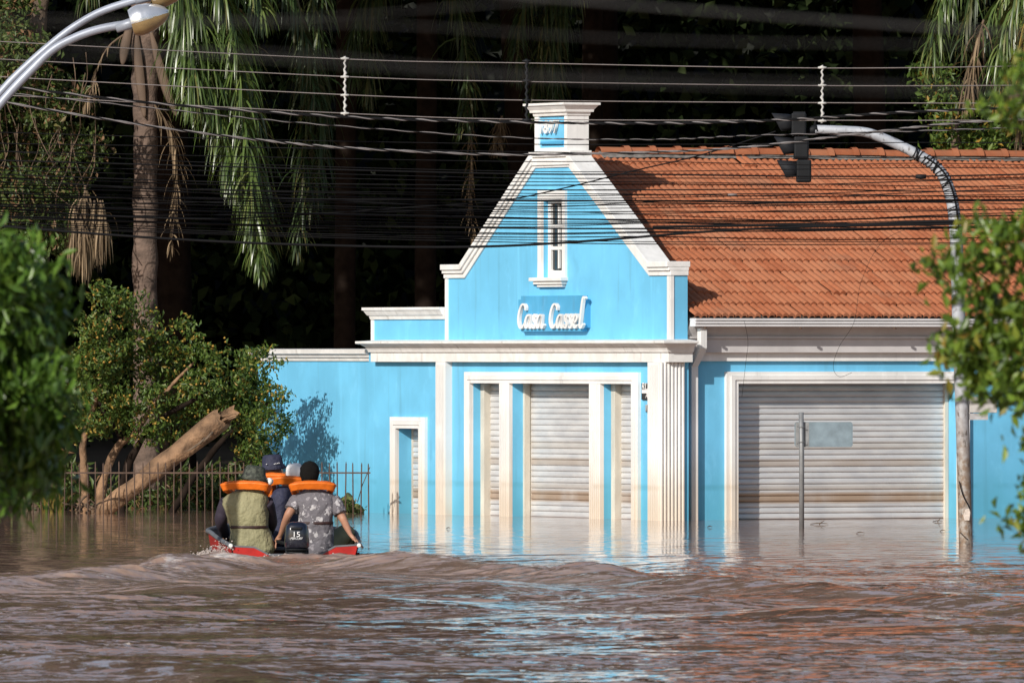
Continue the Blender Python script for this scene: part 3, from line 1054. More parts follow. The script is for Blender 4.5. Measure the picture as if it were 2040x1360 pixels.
for k in range(3):
    gut.box(gx, gx + .14 + .012 * (k == 1) + .02 * (k == 2), .235, WY1, z_gb + dz * k + .004, z_gb + dz * (k + 1) - .008)
gut.box(gx, gx + .125, .237, WY1, z_gb + .006, z_gtop - .012)
gut = gut.build('gutter', GUTTER, house)
for yy in np.arange(.36, 8, 1.35):
    MB().box(gx + .13, gx + .165, yy, yy + .025, z_gb - .028, z_gb + .003).build('gutter_hook', IRON, gut)
# downpipe
ypipe = fy(1382, -EX + .06)
dp = MB()
dp.box(-EX + .012, -EX + .092, ypipe - .048, ypipe + .048, ZB, z_c0 - .05)
zt = z_gb - .02
yt = fy(1398, gx + .03)
def slant(a, b, w=.046):
    (x0, y0, z0), (x1, y1, z1) = a, b
    vs = []
    for (x, y, z) in (a, b):
        vs += [(x - w, y - w, z), (x + w, y - w, z), (x + w, y + w, z), (x - w, y + w, z)]
    dp.add(vs, [(0, 1, 5, 4), (1, 2, 6, 5), (2, 3, 7, 6), (3, 0, 4, 7), (0, 3, 2, 1), (4, 5, 6, 7)])
slant((-EX + .052, ypipe, z_c0 - .052), (gx + .04, yt, z_c0 + .17))
slant((gx + .04, yt, z_c0 + .171), (gx + .04, yt, zt))
dp.build('downpipe', WHITE, house, .006)

# --- roof of terracotta tiles
SL = R(24.3)
TLW, TLL = .1915, .336
ex0, ez0 = gx + .055, z_gtop + .005
NROW = 15
ridge_x = ex0 - NROW * TLL * math.cos(SL)
ridge_z = ez0 + NROW * TLL * math.sin(SL)
roof = MB()
roof.add([(ex0 - .05, .24, ez0 - .06), (ex0 - .05, WY1, ez0 - .06), (ridge_x, WY1, ridge_z - .05), (ridge_x, 1.35, ridge_z - .05)], [(0, 1, 2, 3)])
roof.add([(ridge_x - .02, 2.2, ridge_z - .05), (ridge_x - .02, WY1, ridge_z - .05), (ridge_x - 1.2, WY1, ridge_z - .6), (ridge_x - 1.2, 3.2, ridge_z - .6)], [(0, 1, 2, 3)])
roof = roof.build('roof', MORTAR, house)


def tile_geo():
    """double barrel tile: x runs down the slope, y across, z out of the slope"""
    prof = []
    for b in range(2):
        for q in range(6):
            a = math.pi * q / 5
            prof.append((TLW * (b * .5 + .25 - .205 * math.cos(a)), .003 + .034 * math.sin(a)))
    vs, fs = [], []
    n = len(prof)
    for x, dz in ((-TLL - .05, .0), (.0, .024), (.0, -.016)):
        vs += [(x, y, z + dz) for y, z in prof]
    for i in range(n - 1):
        fs += [(i, n + i, n + i + 1, i + 1), (n + i, 2 * n + i, 2 * n + i + 1, n + i + 1)]
    return vs, fs


tv, tf = tile_geo()
tmb = MB()
tmb.add(tv, tf[0::2], True)
tmb.add(tv, tf[1::2], False)
tile_me = tmb.mesh('tile', TILE)
slots = []
for r in range(NROW):
    d = r * TLL
    for c in range(int((WY1 - .26) / TLW)):
        y = .255 + c * TLW
        x, z = ex0 - d * math.cos(SL), ez0 + d * math.sin(SL)
        wx, wy = L2W(x, y + TLW / 2)
        px = CX + F * wx / wy
        py = HY - (z - H) * F / wy
        edge = 1165 + max(0, min(1, (py - 305) / 217)) * 118
        if px < edge - 60: continue
        slots.append((r, c, x, y, z, px, py))


def shows(s):
    px, py = s[5], s[6]
    hid = 0
    if px > 2035: hid += 10
    if px > 1850 and py > 430: hid += 5
    edge = 1175 + max(0, min(1, (py - 305) / 217)) * 118
    if px < edge: hid += 8
    if px < 1372 and py > 520: hid += 8
    return hid


slots.sort(key=lambda s: (shows(s), -s[6]))
base_rot = Matrix.Rotation(SL, 4, 'Y')
rest = MB()
for i, (r, c, x, y, z, px, py) in enumerate(slots):
    j = random.Random(r * 97 + c)
    slip = .05 if j.random() < .03 else 0
    mtx = Matrix.Translation((x + slip + j.uniform(-.014, .014), y + j.uniform(-.004, .004), z + j.uniform(-.003, .004))) @ base_rot @ Matrix.Rotation(R(j.uniform(-1.2, 1.2)), 4, 'Z') @ Matrix.Rotation(R(j.uniform(-.7, .7)), 4, 'X')
    if i < 300:
        t = link('tile', tile_me, roof)
        t.matrix_local = mtx
    else:
        vs = [mtx @ Vector(v) for v in tv]
        rest.add(vs, tf[0::2], True)
        rest.add(vs, tf[1::2], False)
tag(rest.build('tile_field', TILE, roof), kind='stuff')
# ridge tiles
rt = MB()
L = .40
n = 8
for x0, x1, r0, r1 in ((0, L, .085, .085), (L - .05, L + .035, .104, .110)):
    vs = []
    for (yy, rr) in ((x0, r0), (x1, r1)):
        vs += [(rr * math.cos(math.pi * k / n), yy, rr * .95 * math.sin(math.pi * k / n)) for k in range(n + 1)]
    rt.add(vs, [(k, k + 1, n + 2 + k, n + 1 + k) for k in range(n)], True)
    rt.add([vs[n + 1 + k] for k in range(n + 1)] + [(0, x1, -.01)], [tuple(range(n + 2))])
rt_me = rt.mesh('ridge_tile', TILE)
yy = fy(1190, ridge_x)
k = 0
while yy < WY1 - .4:
    o = link('ridge_tile', rt_me, roof)
    o.location = (ridge_x + .02, yy, ridge_z + .035 + random.uniform(-.006, .006))
    o.rotation_euler = (R(random.uniform(-1, 1)), 0, R(random.uniform(-1, 1)))
    yy += .372
mb = MB()
ym = fy(1190, ridge_x)
npt = 60
vs = []
for i in range(npt + 1):
    q = ym + (WY1 - ym) * i / npt
    vs += [(ridge_x + .17 + random.uniform(-.015, .02), q, ridge_z - .018 + random.uniform(-.01, .01)), (ridge_x + .03, q, ridge_z + .055)]
mb.add(vs, [(2 * i, 2 * i + 2, 2 * i + 3, 2 * i + 1) for i in range(npt)], True)
mb.build('ridge_mortar', MORTAR, roof)

# garden wall running on from the house to the left
gw = thing('garden_wall', 'low sky blue garden wall with moulded white coping left of the house', 'wall', (OX, OY, 0), -TH)
bx0, bx1 = fx(512, .06), XL - .004
zg1 = 2.115
MB().box(bx0, bx1, .06, .25, ZB, zg1 - .13).build('wall', BLUE, gw)
MB().sweep([(bx0, .27), (bx0, .06), (bx1, .06)], [(-.05, zg1 - .15), (.02, zg1 - .15), (.03, zg1 - .11), (.055, zg1 - .10), (.065, zg1 - .07), (.10, zg1 - .055), (.11, zg1), (-.05, zg1 + .01)]).build('coping', CORN, gw)
MB().box(bx0 + .02, bx1, .10, .27, zg1 - .14, zg1 - .002).build('coping', CORN, gw)

# ------------------------------------------------------------------ foliage helpers
def leaf_arrays(C, size, aspect=.42, droop=.35, fold=.18, seed=0, face=None):
    """one folded leaf (two triangles) at every centre"""
    r = np.random.default_rng(seed)
    n = len(C)
    d = r.normal(size=(n, 3))
    d[:, 2] -= droop * 2
    d /= np.linalg.norm(d, axis=1)[:, None]
    u = r.normal(size=(n, 3))
    if face is not None: u += np.asarray(face) * 1.2
    w = np.cross(d, u); w /= np.linalg.norm(w, axis=1)[:, None] + 1e-9
    nn = np.cross(w, d)
    sz = (size * r.uniform(.65, 1.3, n))[:, None]
    base = C - d * sz * .5
    tip = C + d * sz * .5
    l = C + w * sz * aspect * .5 + nn * sz * fold
    q = C - w * sz * aspect * .5 + nn * sz * fold
    V = np.stack([base, l, tip, q], 1).reshape(-1, 3)
    i = np.arange(n)[:, None] * 4
    T = np.concatenate([i + [[0, 1, 2]], i + [[0, 2, 3]]], 1).reshape(-1, 3)
    rnd = np.repeat(r.uniform(0, 1, n), 2)
    return V, T, rnd


def blob_points(blobs, n, seed=0, clump=0.10, per=26):
    """leaf centres in twig-sized clumps spread through ellipsoids (centre, radii)"""
    r = np.random.default_rng(seed)
    vol = np.array([b[3] * b[4] * b[5] for b in blobs]) ** .75
    pick = r.choice(len(blobs), size=max(1, n // per), p=vol / vol.sum())
    B = np.array(blobs)[pick]
    d = r.normal(size=(len(B), 3)); d /= np.linalg.norm(d, axis=1)[:, None]
    rad = r.uniform(0, 1, len(B)) ** .42
    cc = B[:, :3] + d * rad[:, None] * B[:, 3:6]
    cc = np.repeat(cc, per, 0)
    return cc + r.normal(size=cc.shape) * clump * np.array([1, 1, .8])


def px_blobs(lst, Y0, Y1, depth=.9):
    """(px, py, half width px, half height px) to ellipsoids between two depths"""
    out = []
    for k, (px, py, w, h) in enumerate(lst):
        Y = Y0 + (Y1 - Y0) * ((k * .618) % 1)
        p = P(px, py, Y)
        out.append((p.x, p.y, p.z, w * Y / F, depth * (w + h) * .5 * Y / F, h * Y / F))
    return out


def foliage(name, C, size, mat, parent, seed=0, **kw):
    V, T, rnd = leaf_arrays(C, size, seed=seed, **kw)
    return np_mesh(name, V, T, mat, parent, False, {'rnd': ('FACE', rnd)})


def trunk_mesh(name, pts, rad, mat, parent, seg=10, rough=.06, n=6, rings=0):
    line = smooth_line(pts, n)
    m = len(line)
    rr = np.interp(np.linspace(0, 1, m), np.linspace(0, 1, len(rad)), rad)
    if rings: rr = rr * (1 + .05 * np.sin(np.arange(m) * rings))
    mb = MB().tube(line, list(rr), seg)
    mb.v = [tuple(Vector(v) + Vector((mnoise.noise(Vector(v) * 5), mnoise.noise(Vector(v) * 5 + Vector((9, 0, 0))), 0)) * rough) for v in mb.v]
    return mb.build(name, mat, parent)


def frond_arrays(path, length, n, sag=.85, seed=0, width=.028, spread=.45, seg=5, taper=True):
    """pinnate palm frond: paired ribbons hanging from a curved midrib"""
    r = np.random.default_rng(seed)
    line = smooth_line(path, 10)
    pts = np.array([tuple(p) for p in line])
    t = np.linspace(.06, 1, n)
    q = np.linspace(0, 1, len(pts))
    base = np.stack([np.interp(t, q, pts[:, k]) for k in range(3)], 1)
    tan = np.stack([np.interp(t, q, np.gradient(pts[:, k])) for k in range(3)], 1)
    tan /= np.linalg.norm(tan, axis=1)[:, None]
    V, Q, rn = [], [], []
    for i in range(n):
        side0 = np.cross(tan[i], [0, 0, 1.0])
        if np.linalg.norm(side0) < .25: side0 = np.array([r.uniform(-1, 1), r.uniform(-1, 1), 0])
        side0 = side0 / np.linalg.norm(side0)
        for sg in (-1, 1):
            L = length * (math.sin(math.pi * (.18 + .78 * t[i])) ** .6 if taper else 1) * r.uniform(.8, 1.15)
            d = side0 * sg * spread * r.uniform(.6, 1.5) + tan[i] * r.uniform(.1, .7) + r.normal(size=3) * .18
            d /= np.linalg.norm(d)
            p = base[i].copy()
            wd = np.cross(d, [0, 0, 1.0]) + r.normal(size=3) * .3
            wd /= np.linalg.norm(wd) + 1e-9
            b = len(V)
            for k in range(seg + 1):
                f = k / seg
                wk = width * (1 - f ** 2.2) * .5 * (.55 + .45 * min(1, f * 5)) + .0012
                V.append(p - wd * wk); V.append(p + wd * wk)
                d = d + np.array([0, 0, -1.0]) * sag * (.55 if k else .25)
                d /= np.linalg.norm(d)
                p = p + d * L / seg
            for k in range(seg):
                Q.append((b + 2 * k, b + 2 * k + 1, b + 2 * k + 3, b + 2 * k + 2))
            rn += [r.uniform(0, 1)] * seg
    return np.array(V), np.array(Q), np.array(rn)


def frond(path, length, n, mat, rib, parent, seed=0, rr=.018, **kw):
    V, Q, rn = frond_arrays(path, length, n, seed=seed, **kw)
    f = np_mesh('frond', V, Q, mat, parent, False, {'rnd': ('FACE', rn)})
    line = smooth_line(path, 8)
    m = len(line)
    MB().tube(line, [rr * (1 - .8 * i / m) for i in range(m)], 6).build('midrib', rib, f)
    return f


PALMRIB = plain('palm_midrib', (.16, .19, .06), .6)

# ------------------------------------------------------------------ the wood behind the house
hill = MB()  # hill added to hide the sky behind the trees; shade put into its colour
vs, fs = [], []
for j, (y, z) in enumerate(((186, .3), (190, 5), (194, 11), (199, 17), (206, 23), (220, 27))):
    for i in range(25):
        x = -60 + i * 5
        vs.append((x, y + 2.5 * mnoise.noise(Vector((x * .13, j * .7, 0))), z + 1.6 * mnoise.noise(Vector((x * .2, j, 5)))))
for j in range(5):
    for i in range(24):
        fs.append((j * 25 + i, j * 25 + i + 1, (j + 1) * 25 + i + 1, (j + 1) * 25 + i))
hill.add(vs, fs, True)
tag(hill.build('sky_block_hill', plain('shade_toned_hill', (.008, .010, .005), .95, .5, .7)), kind='structure')

r = np.random.default_rng(31)
n = 64000
C = np.stack([r.uniform(-30, 30, n), r.uniform(178, 185, n), r.uniform(-.2, 14, n)], 1)
C += r.normal(size=C.shape) * .2
V1, T1, r1 = leaf_arrays(C, .27, aspect=.6, seed=32)
C2 = np.stack([r.uniform(-32, 32, 30000), r.uniform(185.5, 187.5, 30000), r.uniform(-.2, 25, 30000)], 1)
V2, T2, r2 = leaf_arrays(C2, .7, aspect=.7, seed=33)
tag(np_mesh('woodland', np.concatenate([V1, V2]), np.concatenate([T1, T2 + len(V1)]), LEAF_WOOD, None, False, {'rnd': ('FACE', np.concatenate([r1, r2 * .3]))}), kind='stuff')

canopy = [(-27, 162, 7.8, 18), (-21, 159, 8.0, 19), (-15.5, 162, 8.2, 19), (-10.5, 159.5, 8.0, 18.5), (-5, 162, 8.2, 19.0), (.5, 160, 8.0, 19), (5.6, 162, 8.3, 19), (10.5, 160, 8.2, 18.5),  # unseen crowns added above the view to shade the wood
          (-18, 169, 8.0, 20), (-8, 170, 8.3, 20), (1.5, 169, 8.2, 20), (10, 170, 8.3, 20), (19, 165, 8.0, 19), (-29, 172, 8, 20)]
canopy_labels = ['far left of all the tall canopy trees', 'left of the vine covered tree', 'behind the creeper tangle', 'behind the tall palm trunk', 'behind the garden wall', 'behind the white pinnacle', 'above the tile roof', 'above the right end of the ridge',
                 'deep left', 'deep behind the palm', 'deep behind the gable', 'deep behind the roof', 'past the right palm', 'deep far left']
for k, (x, y, z0, z1) in enumerate(canopy):
    t = thing('shade_canopy_tree', 'tall tree with unseen crown added to shade the wood, ' + canopy_labels[k], 'tree', (0, 0, 0), 0, 'trees added to shade the wood')
    bl = []
    rr_ = np.random.default_rng(100 + k)
    for q in range(15):
        a, rad = rr_.uniform(0, 6.28), rr_.uniform(.4, 3.0)
        bl.append((x + rad * math.cos(a), y + rad * math.sin(a) * .8, rr_.uniform(z0 + 1.5, z1 - 1.2), 2.2, 2.2, 1.9))
    for q in range(7):
        bl.append((x + rr_.uniform(-3.2, 3.2), y - rr_.uniform(4, 8), rr_.uniform(8.8, 11.5), 2.0, 1.8, 1.5))
    C = blob_points(bl, 13000, 200 + k, .35, 20)
    C = C[C[:, 2] > H + 735 / F * C[:, 1]]
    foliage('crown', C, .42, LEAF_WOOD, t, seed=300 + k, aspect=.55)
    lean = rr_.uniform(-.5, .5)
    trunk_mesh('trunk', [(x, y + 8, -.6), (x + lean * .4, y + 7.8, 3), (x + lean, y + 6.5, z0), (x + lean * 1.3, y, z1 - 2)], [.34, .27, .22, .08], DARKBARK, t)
    for q in range(4):
        b = bl[15 + q] if q < 2 else bl[q * 2]
        MB().tube(smooth_line([(x + lean, y + 6.3 - q * .3, z0 + .3 + q * .4), ((x + lean + b[0]) / 2, (y + 5 + b[1]) / 2, max(8.2, (z0 + b[2]) / 2 + .8)), b[:3]], 4), [.10, .09, .08, .07, .06, .05, .04, .03, .02], 6).build('limb', DARKBARK, t)

# tall palm with hanging fronds
pt = thing('queen_palm', 'tall palm with grey brown trunk and long green hanging fronds', 'palm tree')
Yp = 152.0
tp = [P(292, 1040, Yp), P(291, 800, Yp), P(289, 560, Yp), P(290, 300, Yp), P(290, 120, Yp), P(291, -60, Yp), P(291, -110, Yp)]
trunk_mesh('trunk', tp, [.185, .17, .165, .16, .18, .20, .16], BARK, pt, 14, .02, 14, 1.1)


def PP(lst, Y, dY=0.0):
    m = len(lst)
    return [P(a, b, Y + dY * i / max(1, m - 1)) for i, (a, b) in enumerate(lst)]


fr = [([(300, -70), (345, -75), (385, -20), (408, 70), (425, 170), (440, 250)], 150.9, .80, 80, LEAF_PALM),
      ([(300, -80), (380, -110), (440, -30), (468, 120), (490, 320), (512, 520)], 151.2, .85, 95, LEAF_PALM),
      ([(300, -75), (360, -60), (400, 60), (440, 220), (480, 360), (520, 470)], 151.6, .80, 85, LEAF_PALM),
      ([(310, -90), (420, -120), (490, -70), (515, -10), (522, 40)], 151.9, .70, 50, LEAF_PALM),
      ([(300, -60), (340, 0), (370, 100), (390, 180), (400, 230)], 151.4, .62, 55, LEAF_PALM),
      ([(305, -60), (350, -30), (390, 40), (420, 150), (455, 300), (475, 380)], 151.0, .75, 80, LEAF_PALM),
      ([(310, -70), (400, -80), (470, 20), (500, 220), (522, 400), (530, 515)], 151.8, .80, 80, LEAF_PALM),
      ([(300, -70), (420, -60), (470, 100), (492, 300), (508, 450), (522, 545)], 150.8, .62, 90, LEAF_PALM),
      ([(300, -70), (360, -40), (372, 60), (380, 140), (384, 200)], 150.7, .85, 70, LEAF_PALM),
      ([(290, -90), (240, -130), (190, -80), (170, 0)], 152.6, .7, 45, LEAF_PALMD),
      ([(300, -80), (450, -160), (560, -60), (610, 80), (625, 200)], 153.4, .75, 60, LEAF_PALMD)]
for k, (pa, Y, L, nn, mt) in enumerate(fr):
    frond(PP(pa, Y, -.3), L * 1.08, int(nn * 2.1), mt, PALMRIB, pt, 400 + k, spread=.6, width=.030)
for k, pa in enumerate(([(272, 60), (276, 120), (282, 180), (288, 235)], [(300, 60), (318, 130), (336, 190), (352, 232)], [(262, 40), (250, 90), (244, 130)])):
    line = smooth_line(PP(pa, Yp - .22 - .03 * k), 6)
    m = len(line)
    MB().tube(line, [.010 + .058 * math.sin(math.pi * i / (m - 1)) ** .8 for i in range(m)], 8, flat=.35).build('flower_sheath', SHEATH, pt)
for k, pa in enumerate(([(300, 200), (335, 250), (352, 310), (350, 400), (340, 500)], [(262, 60), (215, 95), (190, 150), (172, 215)])):
    frond(PP(pa, Yp - .1), .45 if k == 0 else .2, 40 if k == 0 else 12, LEAF_DRY, DRY, pt, 430 + k, spread=.25, width=.02)

# dim palms deeper in the wood
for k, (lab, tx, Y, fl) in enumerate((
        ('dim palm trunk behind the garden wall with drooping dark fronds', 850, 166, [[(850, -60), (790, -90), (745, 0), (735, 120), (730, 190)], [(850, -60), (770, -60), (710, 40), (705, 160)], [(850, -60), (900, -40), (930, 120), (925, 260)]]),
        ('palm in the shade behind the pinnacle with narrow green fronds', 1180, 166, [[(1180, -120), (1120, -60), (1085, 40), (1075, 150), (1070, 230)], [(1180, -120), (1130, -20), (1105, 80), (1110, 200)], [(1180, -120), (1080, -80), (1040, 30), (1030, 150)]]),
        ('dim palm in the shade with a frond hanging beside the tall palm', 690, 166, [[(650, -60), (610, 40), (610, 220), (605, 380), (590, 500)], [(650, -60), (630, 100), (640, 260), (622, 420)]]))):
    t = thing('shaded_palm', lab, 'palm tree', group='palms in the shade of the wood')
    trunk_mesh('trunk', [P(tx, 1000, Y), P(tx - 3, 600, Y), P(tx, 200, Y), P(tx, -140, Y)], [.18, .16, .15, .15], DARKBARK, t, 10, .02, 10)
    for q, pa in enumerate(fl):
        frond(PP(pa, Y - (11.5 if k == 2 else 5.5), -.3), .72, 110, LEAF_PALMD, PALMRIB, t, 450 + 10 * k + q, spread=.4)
    if k < 2:
        dry = [(930, 190), (940, 300), (935, 400), (945, 480)] if k == 0 else [(1000, 230), (985, 300)]
        frond(PP(dry, Y - 5), .30, 50, LEAF_DRY, DRY, t, 490 + k, spread=.5, width=.018)

# right palm over the roof
t = thing('queen_palm', 'palm hanging golden and dry fronds over the right end of the roof', 'palm tree')
Y = 150.5
trunk_mesh('trunk', [P(2105, 900, Y + 1), P(2100, 300, Y + 1), P(2095, -60, Y + 1), P(2090, -160, Y + 1)], [.2, .18, .17, .15], BARK, t, 10, .02, 10)
for k, (pa, L, nn, mt, sp) in enumerate((
        ([(2080, -130), (1980, -150), (1910, -70), (1880, 0), (1872, 60)], .75, 60, LEAF_PALMD, .5),
        ([(2080, -130), (2000, -120), (1950, -40), (1925, 40), (1915, 110)], .7, 60, LEAF_PALMD, .5),
        ([(2080, -130), (2030, -60), (1980, 20), (1950, 90)], .7, 55, LEAF_PALM, .5),
        ([(1960, 40), (1942, 100), (1932, 160), (1926, 200)], .55, 40, LEAF_DRY, .22),
        ([(2090, -20), (2060, 60), (2040, 150), (2030, 230)], .85, 60, LEAF_GOLD, .5),
        ([(2080, 40), (2050, 120), (2035, 220), (2030, 330), (2030, 390)], .42, 40, LEAF_DRY, .3),
        ([(2100, 0), (2070, 90), (2010, 160), (1985, 210)], .6, 34, LEAF_GOLD, .4),
        ([(2080, -130), (1960, -120), (1890, -30), (1862, 60), (1858, 130)], .7, 90, LEAF_PALM, .55),
        ([(2085, -120), (2040, -40), (2005, 60), (1990, 160)], .8, 90, LEAF_PALM, .55),
        ([(2095, -100), (2070, 0), (2055, 100), (2050, 200)], .8, 80, LEAF_GOLD, .5))):
    frond(PP(pa, Y - .4 * k, -.2), L, nn, mt, DRY if mt in (LEAF_DRY, LEAF_GOLD) else PALMRIB, t, 520 + k, spread=sp)
t = thing('leafy_tree', 'small sunlit leafy tree showing above the right end of the roof ridge', 'tree')
foliage('crown', blob_points(px_blobs([(1880, 200, 36, 50), (1900, 265, 50, 36), (1960, 280, 50, 30), (1860, 150, 25, 30), (2020, 240, 40, 60)], 155, 157), 3200, 540, .10), .12, LEAF_BUSH, t, 541)
trunk_mesh('trunk', [P(1920, 1000, 156), P(1915, 500, 156), P(1900, 220, 156)], [.14, .1, .04], BARK2, t)

# creeper tangle on the left
t = thing('creeper_covered_tree', 'tree smothered in sunlit creepers at the left edge behind the lamp', 'tree')
trunk_mesh('trunk', [P(70, 1030, 152.5), P(80, 600, 152.5), P(60, 250, 152.5), P(90, -60, 152.5)], [.22, .17, .13, .08], BARK2, t)
bl = px_blobs([(40, 110, 60, 60), (20, 200, 60, 60), (110, 200, 70, 60), (60, 300, 75, 60), (160, 300, 50, 60), (40, 390, 60, 50), (130, 390, 60, 50), (90, 460, 90, 40), (20, 30, 40, 60), (-60, 250, 70, 200)], 150.4, 152)
foliage('crown', blob_points(bl, 14500, 551, .10), .10, LEAF_VINE, t, 552)
rv = random.Random(5)
mb = MB()
for k in range(20):
    x0, y0 = rv.uniform(0, 190), rv.uniform(80, 300)
    pts = [P(x0 + rv.uniform(-15, 15) * q, y0 + 60 * q, 150.5 + rv.uniform(-.4, .5)) for q in range(4)]
    mb.tube(smooth_line(pts, 4), .007, 4)
mb.build('vines', DRY, t)
for k, (a, b, c, d) in enumerate(((170, 370, 150, 455), (188, 400, 180, 490), (150, 410, 138, 500), (160, 430, 166, 510), (200, 400, 196, 470))):
    frond([P(a, b, 150.2 - .1 * k), P((a + c) / 2 + 6, (b + d) / 2, 150.1 - .1 * k), P(c, d, 150.1 - .1 * k)], .58, 70, LEAF_DRY, DRY, t, 560 + k, spread=.10, width=.024, sag=2.2)
frond([P(190, 160, 150.6), P(178, 190, 150.5), P(168, 212, 150.5)], .28, 20, LEAF_DRY, DRY, t, 566, spread=.5, width=.02)

# fruiting shrub behind the fence
rb_ = random.Random(44)
t = thing('fruiting_shrub', 'bushy green shrub with yellow fruit behind the iron fence', 'shrub')
bl = px_blobs([(215, 600, 40, 40), (270, 640, 60, 50), (200, 690, 60, 70), (300, 720, 80, 60), (390, 700, 50, 45), (450, 735, 55, 50), (500, 720, 30, 35), (240, 800, 95, 60), (370, 800, 90, 60),
               (470, 810, 70, 60), (540, 800, 34, 45), (190, 850, 50, 40), (300, 860, 60, 30), (500, 880, 45, 55), (562, 835, 16, 26), (530, 915, 24, 30), (150, 760, 30, 60), (350, 665, 30, 34)] + [(q, rb_.uniform(640 if q < 320 else 715, 890), rb_.uniform(12, 26), rb_.uniform(16, 34)) for q in [rb_.uniform(150, 535) for _ in range(26)]] + [(a, b, 8, 24) for a, b in ((205, 560), (262, 585), (232, 548), (330, 640), (372, 650), (440, 680), (500, 680), (522, 700), (566, 790), (574, 850), (556, 870), (545, 760))], 147.4, 148.6, .8)
foliage('crown', blob_points(bl, 15500, 571, .060, 22), .076, LEAF_BUSH, t, 572)
for k, (pa, ra) in enumerate((([(168, 1040), (170, 960), (165, 890), (190, 800), (215, 700), (222, 610)], [.07, .06, .05, .04, .03, .015]), ([(195, 1040), (205, 960), (235, 890), (270, 860), (320, 790), (390, 720)], [.07, .06, .05, .04, .03, .015]),
                              ([(240, 1040), (250, 940), (300, 850), (380, 800), (460, 760)], [.06, .05, .04, .03, .015]), ([(330, 1040), (400, 930), (470, 850), (540, 800)], [.05, .045, .035, .012]), ([(250, 880), (215, 830), (180, 760)], [.04, .03, .015]))):
    trunk_mesh('stem', PP(pa, 148, 0), ra, DEADWOOD if k < 2 else DARKBARK, t, 8, .03)
r = np.random.default_rng(77)
FRUIT = plain('yellow_fruit', (.32, .19, .03), .5, .3, 30)
fc = blob_points(bl, 260, 574, .05, 2)
mb = MB()
for c in fc[:170]:
    q = r.uniform(.012, .024)
    c = c + np.array([0, -.25, 0])
    mb.add([(c[0] + q * a, c[1] + q * b, c[2] + q * d) for a, b, d in ((1, 0, 0), (-1, 0, 0), (0, 1, 0), (0, -1, 0), (0, 0, 1), (0, 0, -1))],
           [(0, 2, 4), (2, 1, 4), (1, 3, 4), (3, 0, 4), (2, 0, 5), (1, 2, 5), (3, 1, 5), (0, 3, 5)], True)
tag(mb.build('fruit', FRUIT, t), kind='stuff')

# undergrowth seen between the fence bars
C = blob_points(px_blobs([(100, 980, 60, 40), (250, 1000, 90, 30), (400, 990, 80, 40), (480, 970, 60, 50), (120, 940, 40, 40)], 150, 153), 3200, 581, .12)
tag(foliage('undergrowth', C, .16, LEAF_VINE, None, 582, aspect=.25), 'dark undergrowth standing in the water behind the fence', 'undergrowth', kind='stuff')
t = thing('grassy_plant', 'pale strappy grass clump beside the left end of the fence', 'plant')
for k in range(46):
    a = random.uniform(85, 125)
    p0 = P(a, 1030, 147.6 + random.uniform(-.1, .3))
    hgt, dx = random.uniform(.25, .62), random.uniform(-.22, .22)
    V, Q = [], []
    for q in range(5):
        f = q / 4
        w_ = .013 * (1 - f) + .002
        V += [(p0.x + dx * f * f - w_, p0.y, p0.z + hgt * f * (1.15 - .3 * f)), (p0.x + dx * f * f + w_, p0.y + .01, p0.z + hgt * f * (1.15 - .3 * f))]
    Q = [(2 * q, 2 * q + 1, 2 * q + 3, 2 * q + 2) for q in range(4)]
    np_mesh('blade', V, Q, LEAF_GOLD if k % 3 == 0 else LEAF_BUSH, t, False, {'rnd': ('FACE', [random.random()] * 4)})

# broken trunk leaning on the fence
lg = thing('broken_trunk', 'pale peeled broken tree trunk leaning up behind the fence', 'tree trunk')
lp = [P(190, 1026, 147.0), P(240, 990, 147.0), P(300, 944, 147.05), P(350, 905, 147.1), P(400, 868, 147.1), P(438, 836, 147.1)]
line = smooth_line(lp, 9)
axis = (lp[-1] - lp[0]).normalized()
mb = MB().tube(line, list(np.interp(np.linspace(0, 1, len(line)), [0, .12, .4, .75, 1], [.085, .10, .118, .135, .13])), 20, cap=False)
nv = len(mb.v)
new = []
for i, v in enumerate(mb.v):
    v = Vector(v)
    ring, k = divmod(i, 20)
    if ring == len(line) - 1:                       # jagged broken end
        v += axis * (.10 * abs(mnoise.noise(Vector((k * .9, 3, 1)))) + (.20 if 8 <= k <= 11 else 0) + random.uniform(0, .05))
    g = math.sin(k * 2.1 + ring * .05) * .008       # long grooves
    cdir = (v - line[ring]).normalized()
    v += cdir * (g + .03 * mnoise.noise(v * 3) + .014 * mnoise.noise(Vector((v.x * 4, k * 3.0, v.z * 4))))
    new.append(tuple(v))
mb.v = new
mb.f.append(tuple((len(line) - 2) * 20 + k for k in range(20)))
mb.sm.append(False)
mb.build('log', DEADWOOD, lg)
for k in range(7):
    a = lp[-1] + Vector((random.uniform(-.10, .06), random.uniform(-.1, .05), random.uniform(-.09, .06)))
    b = a + axis * random.uniform(.10, .22) + Vector((random.uniform(.0, .10), 0, random.uniform(-.09, .0)))
    MB().tube([a, (a + b) / 2, b], [.035, .022, .003], 5, flat=.45).build('splinter', DEADWOOD, lg)
for k in range(3):
    a = P(395 + 14 * k, 884 - 12 * k, 146.94)
    b = a + Vector((-.16, -.02, -.10 - .03 * k))
    MB().tube([a, (a + b) / 2 + Vector((.01, -.02, 0)), b], [.03, .032, .006], 6, flat=.4).build('torn_bark', BARK2, lg)

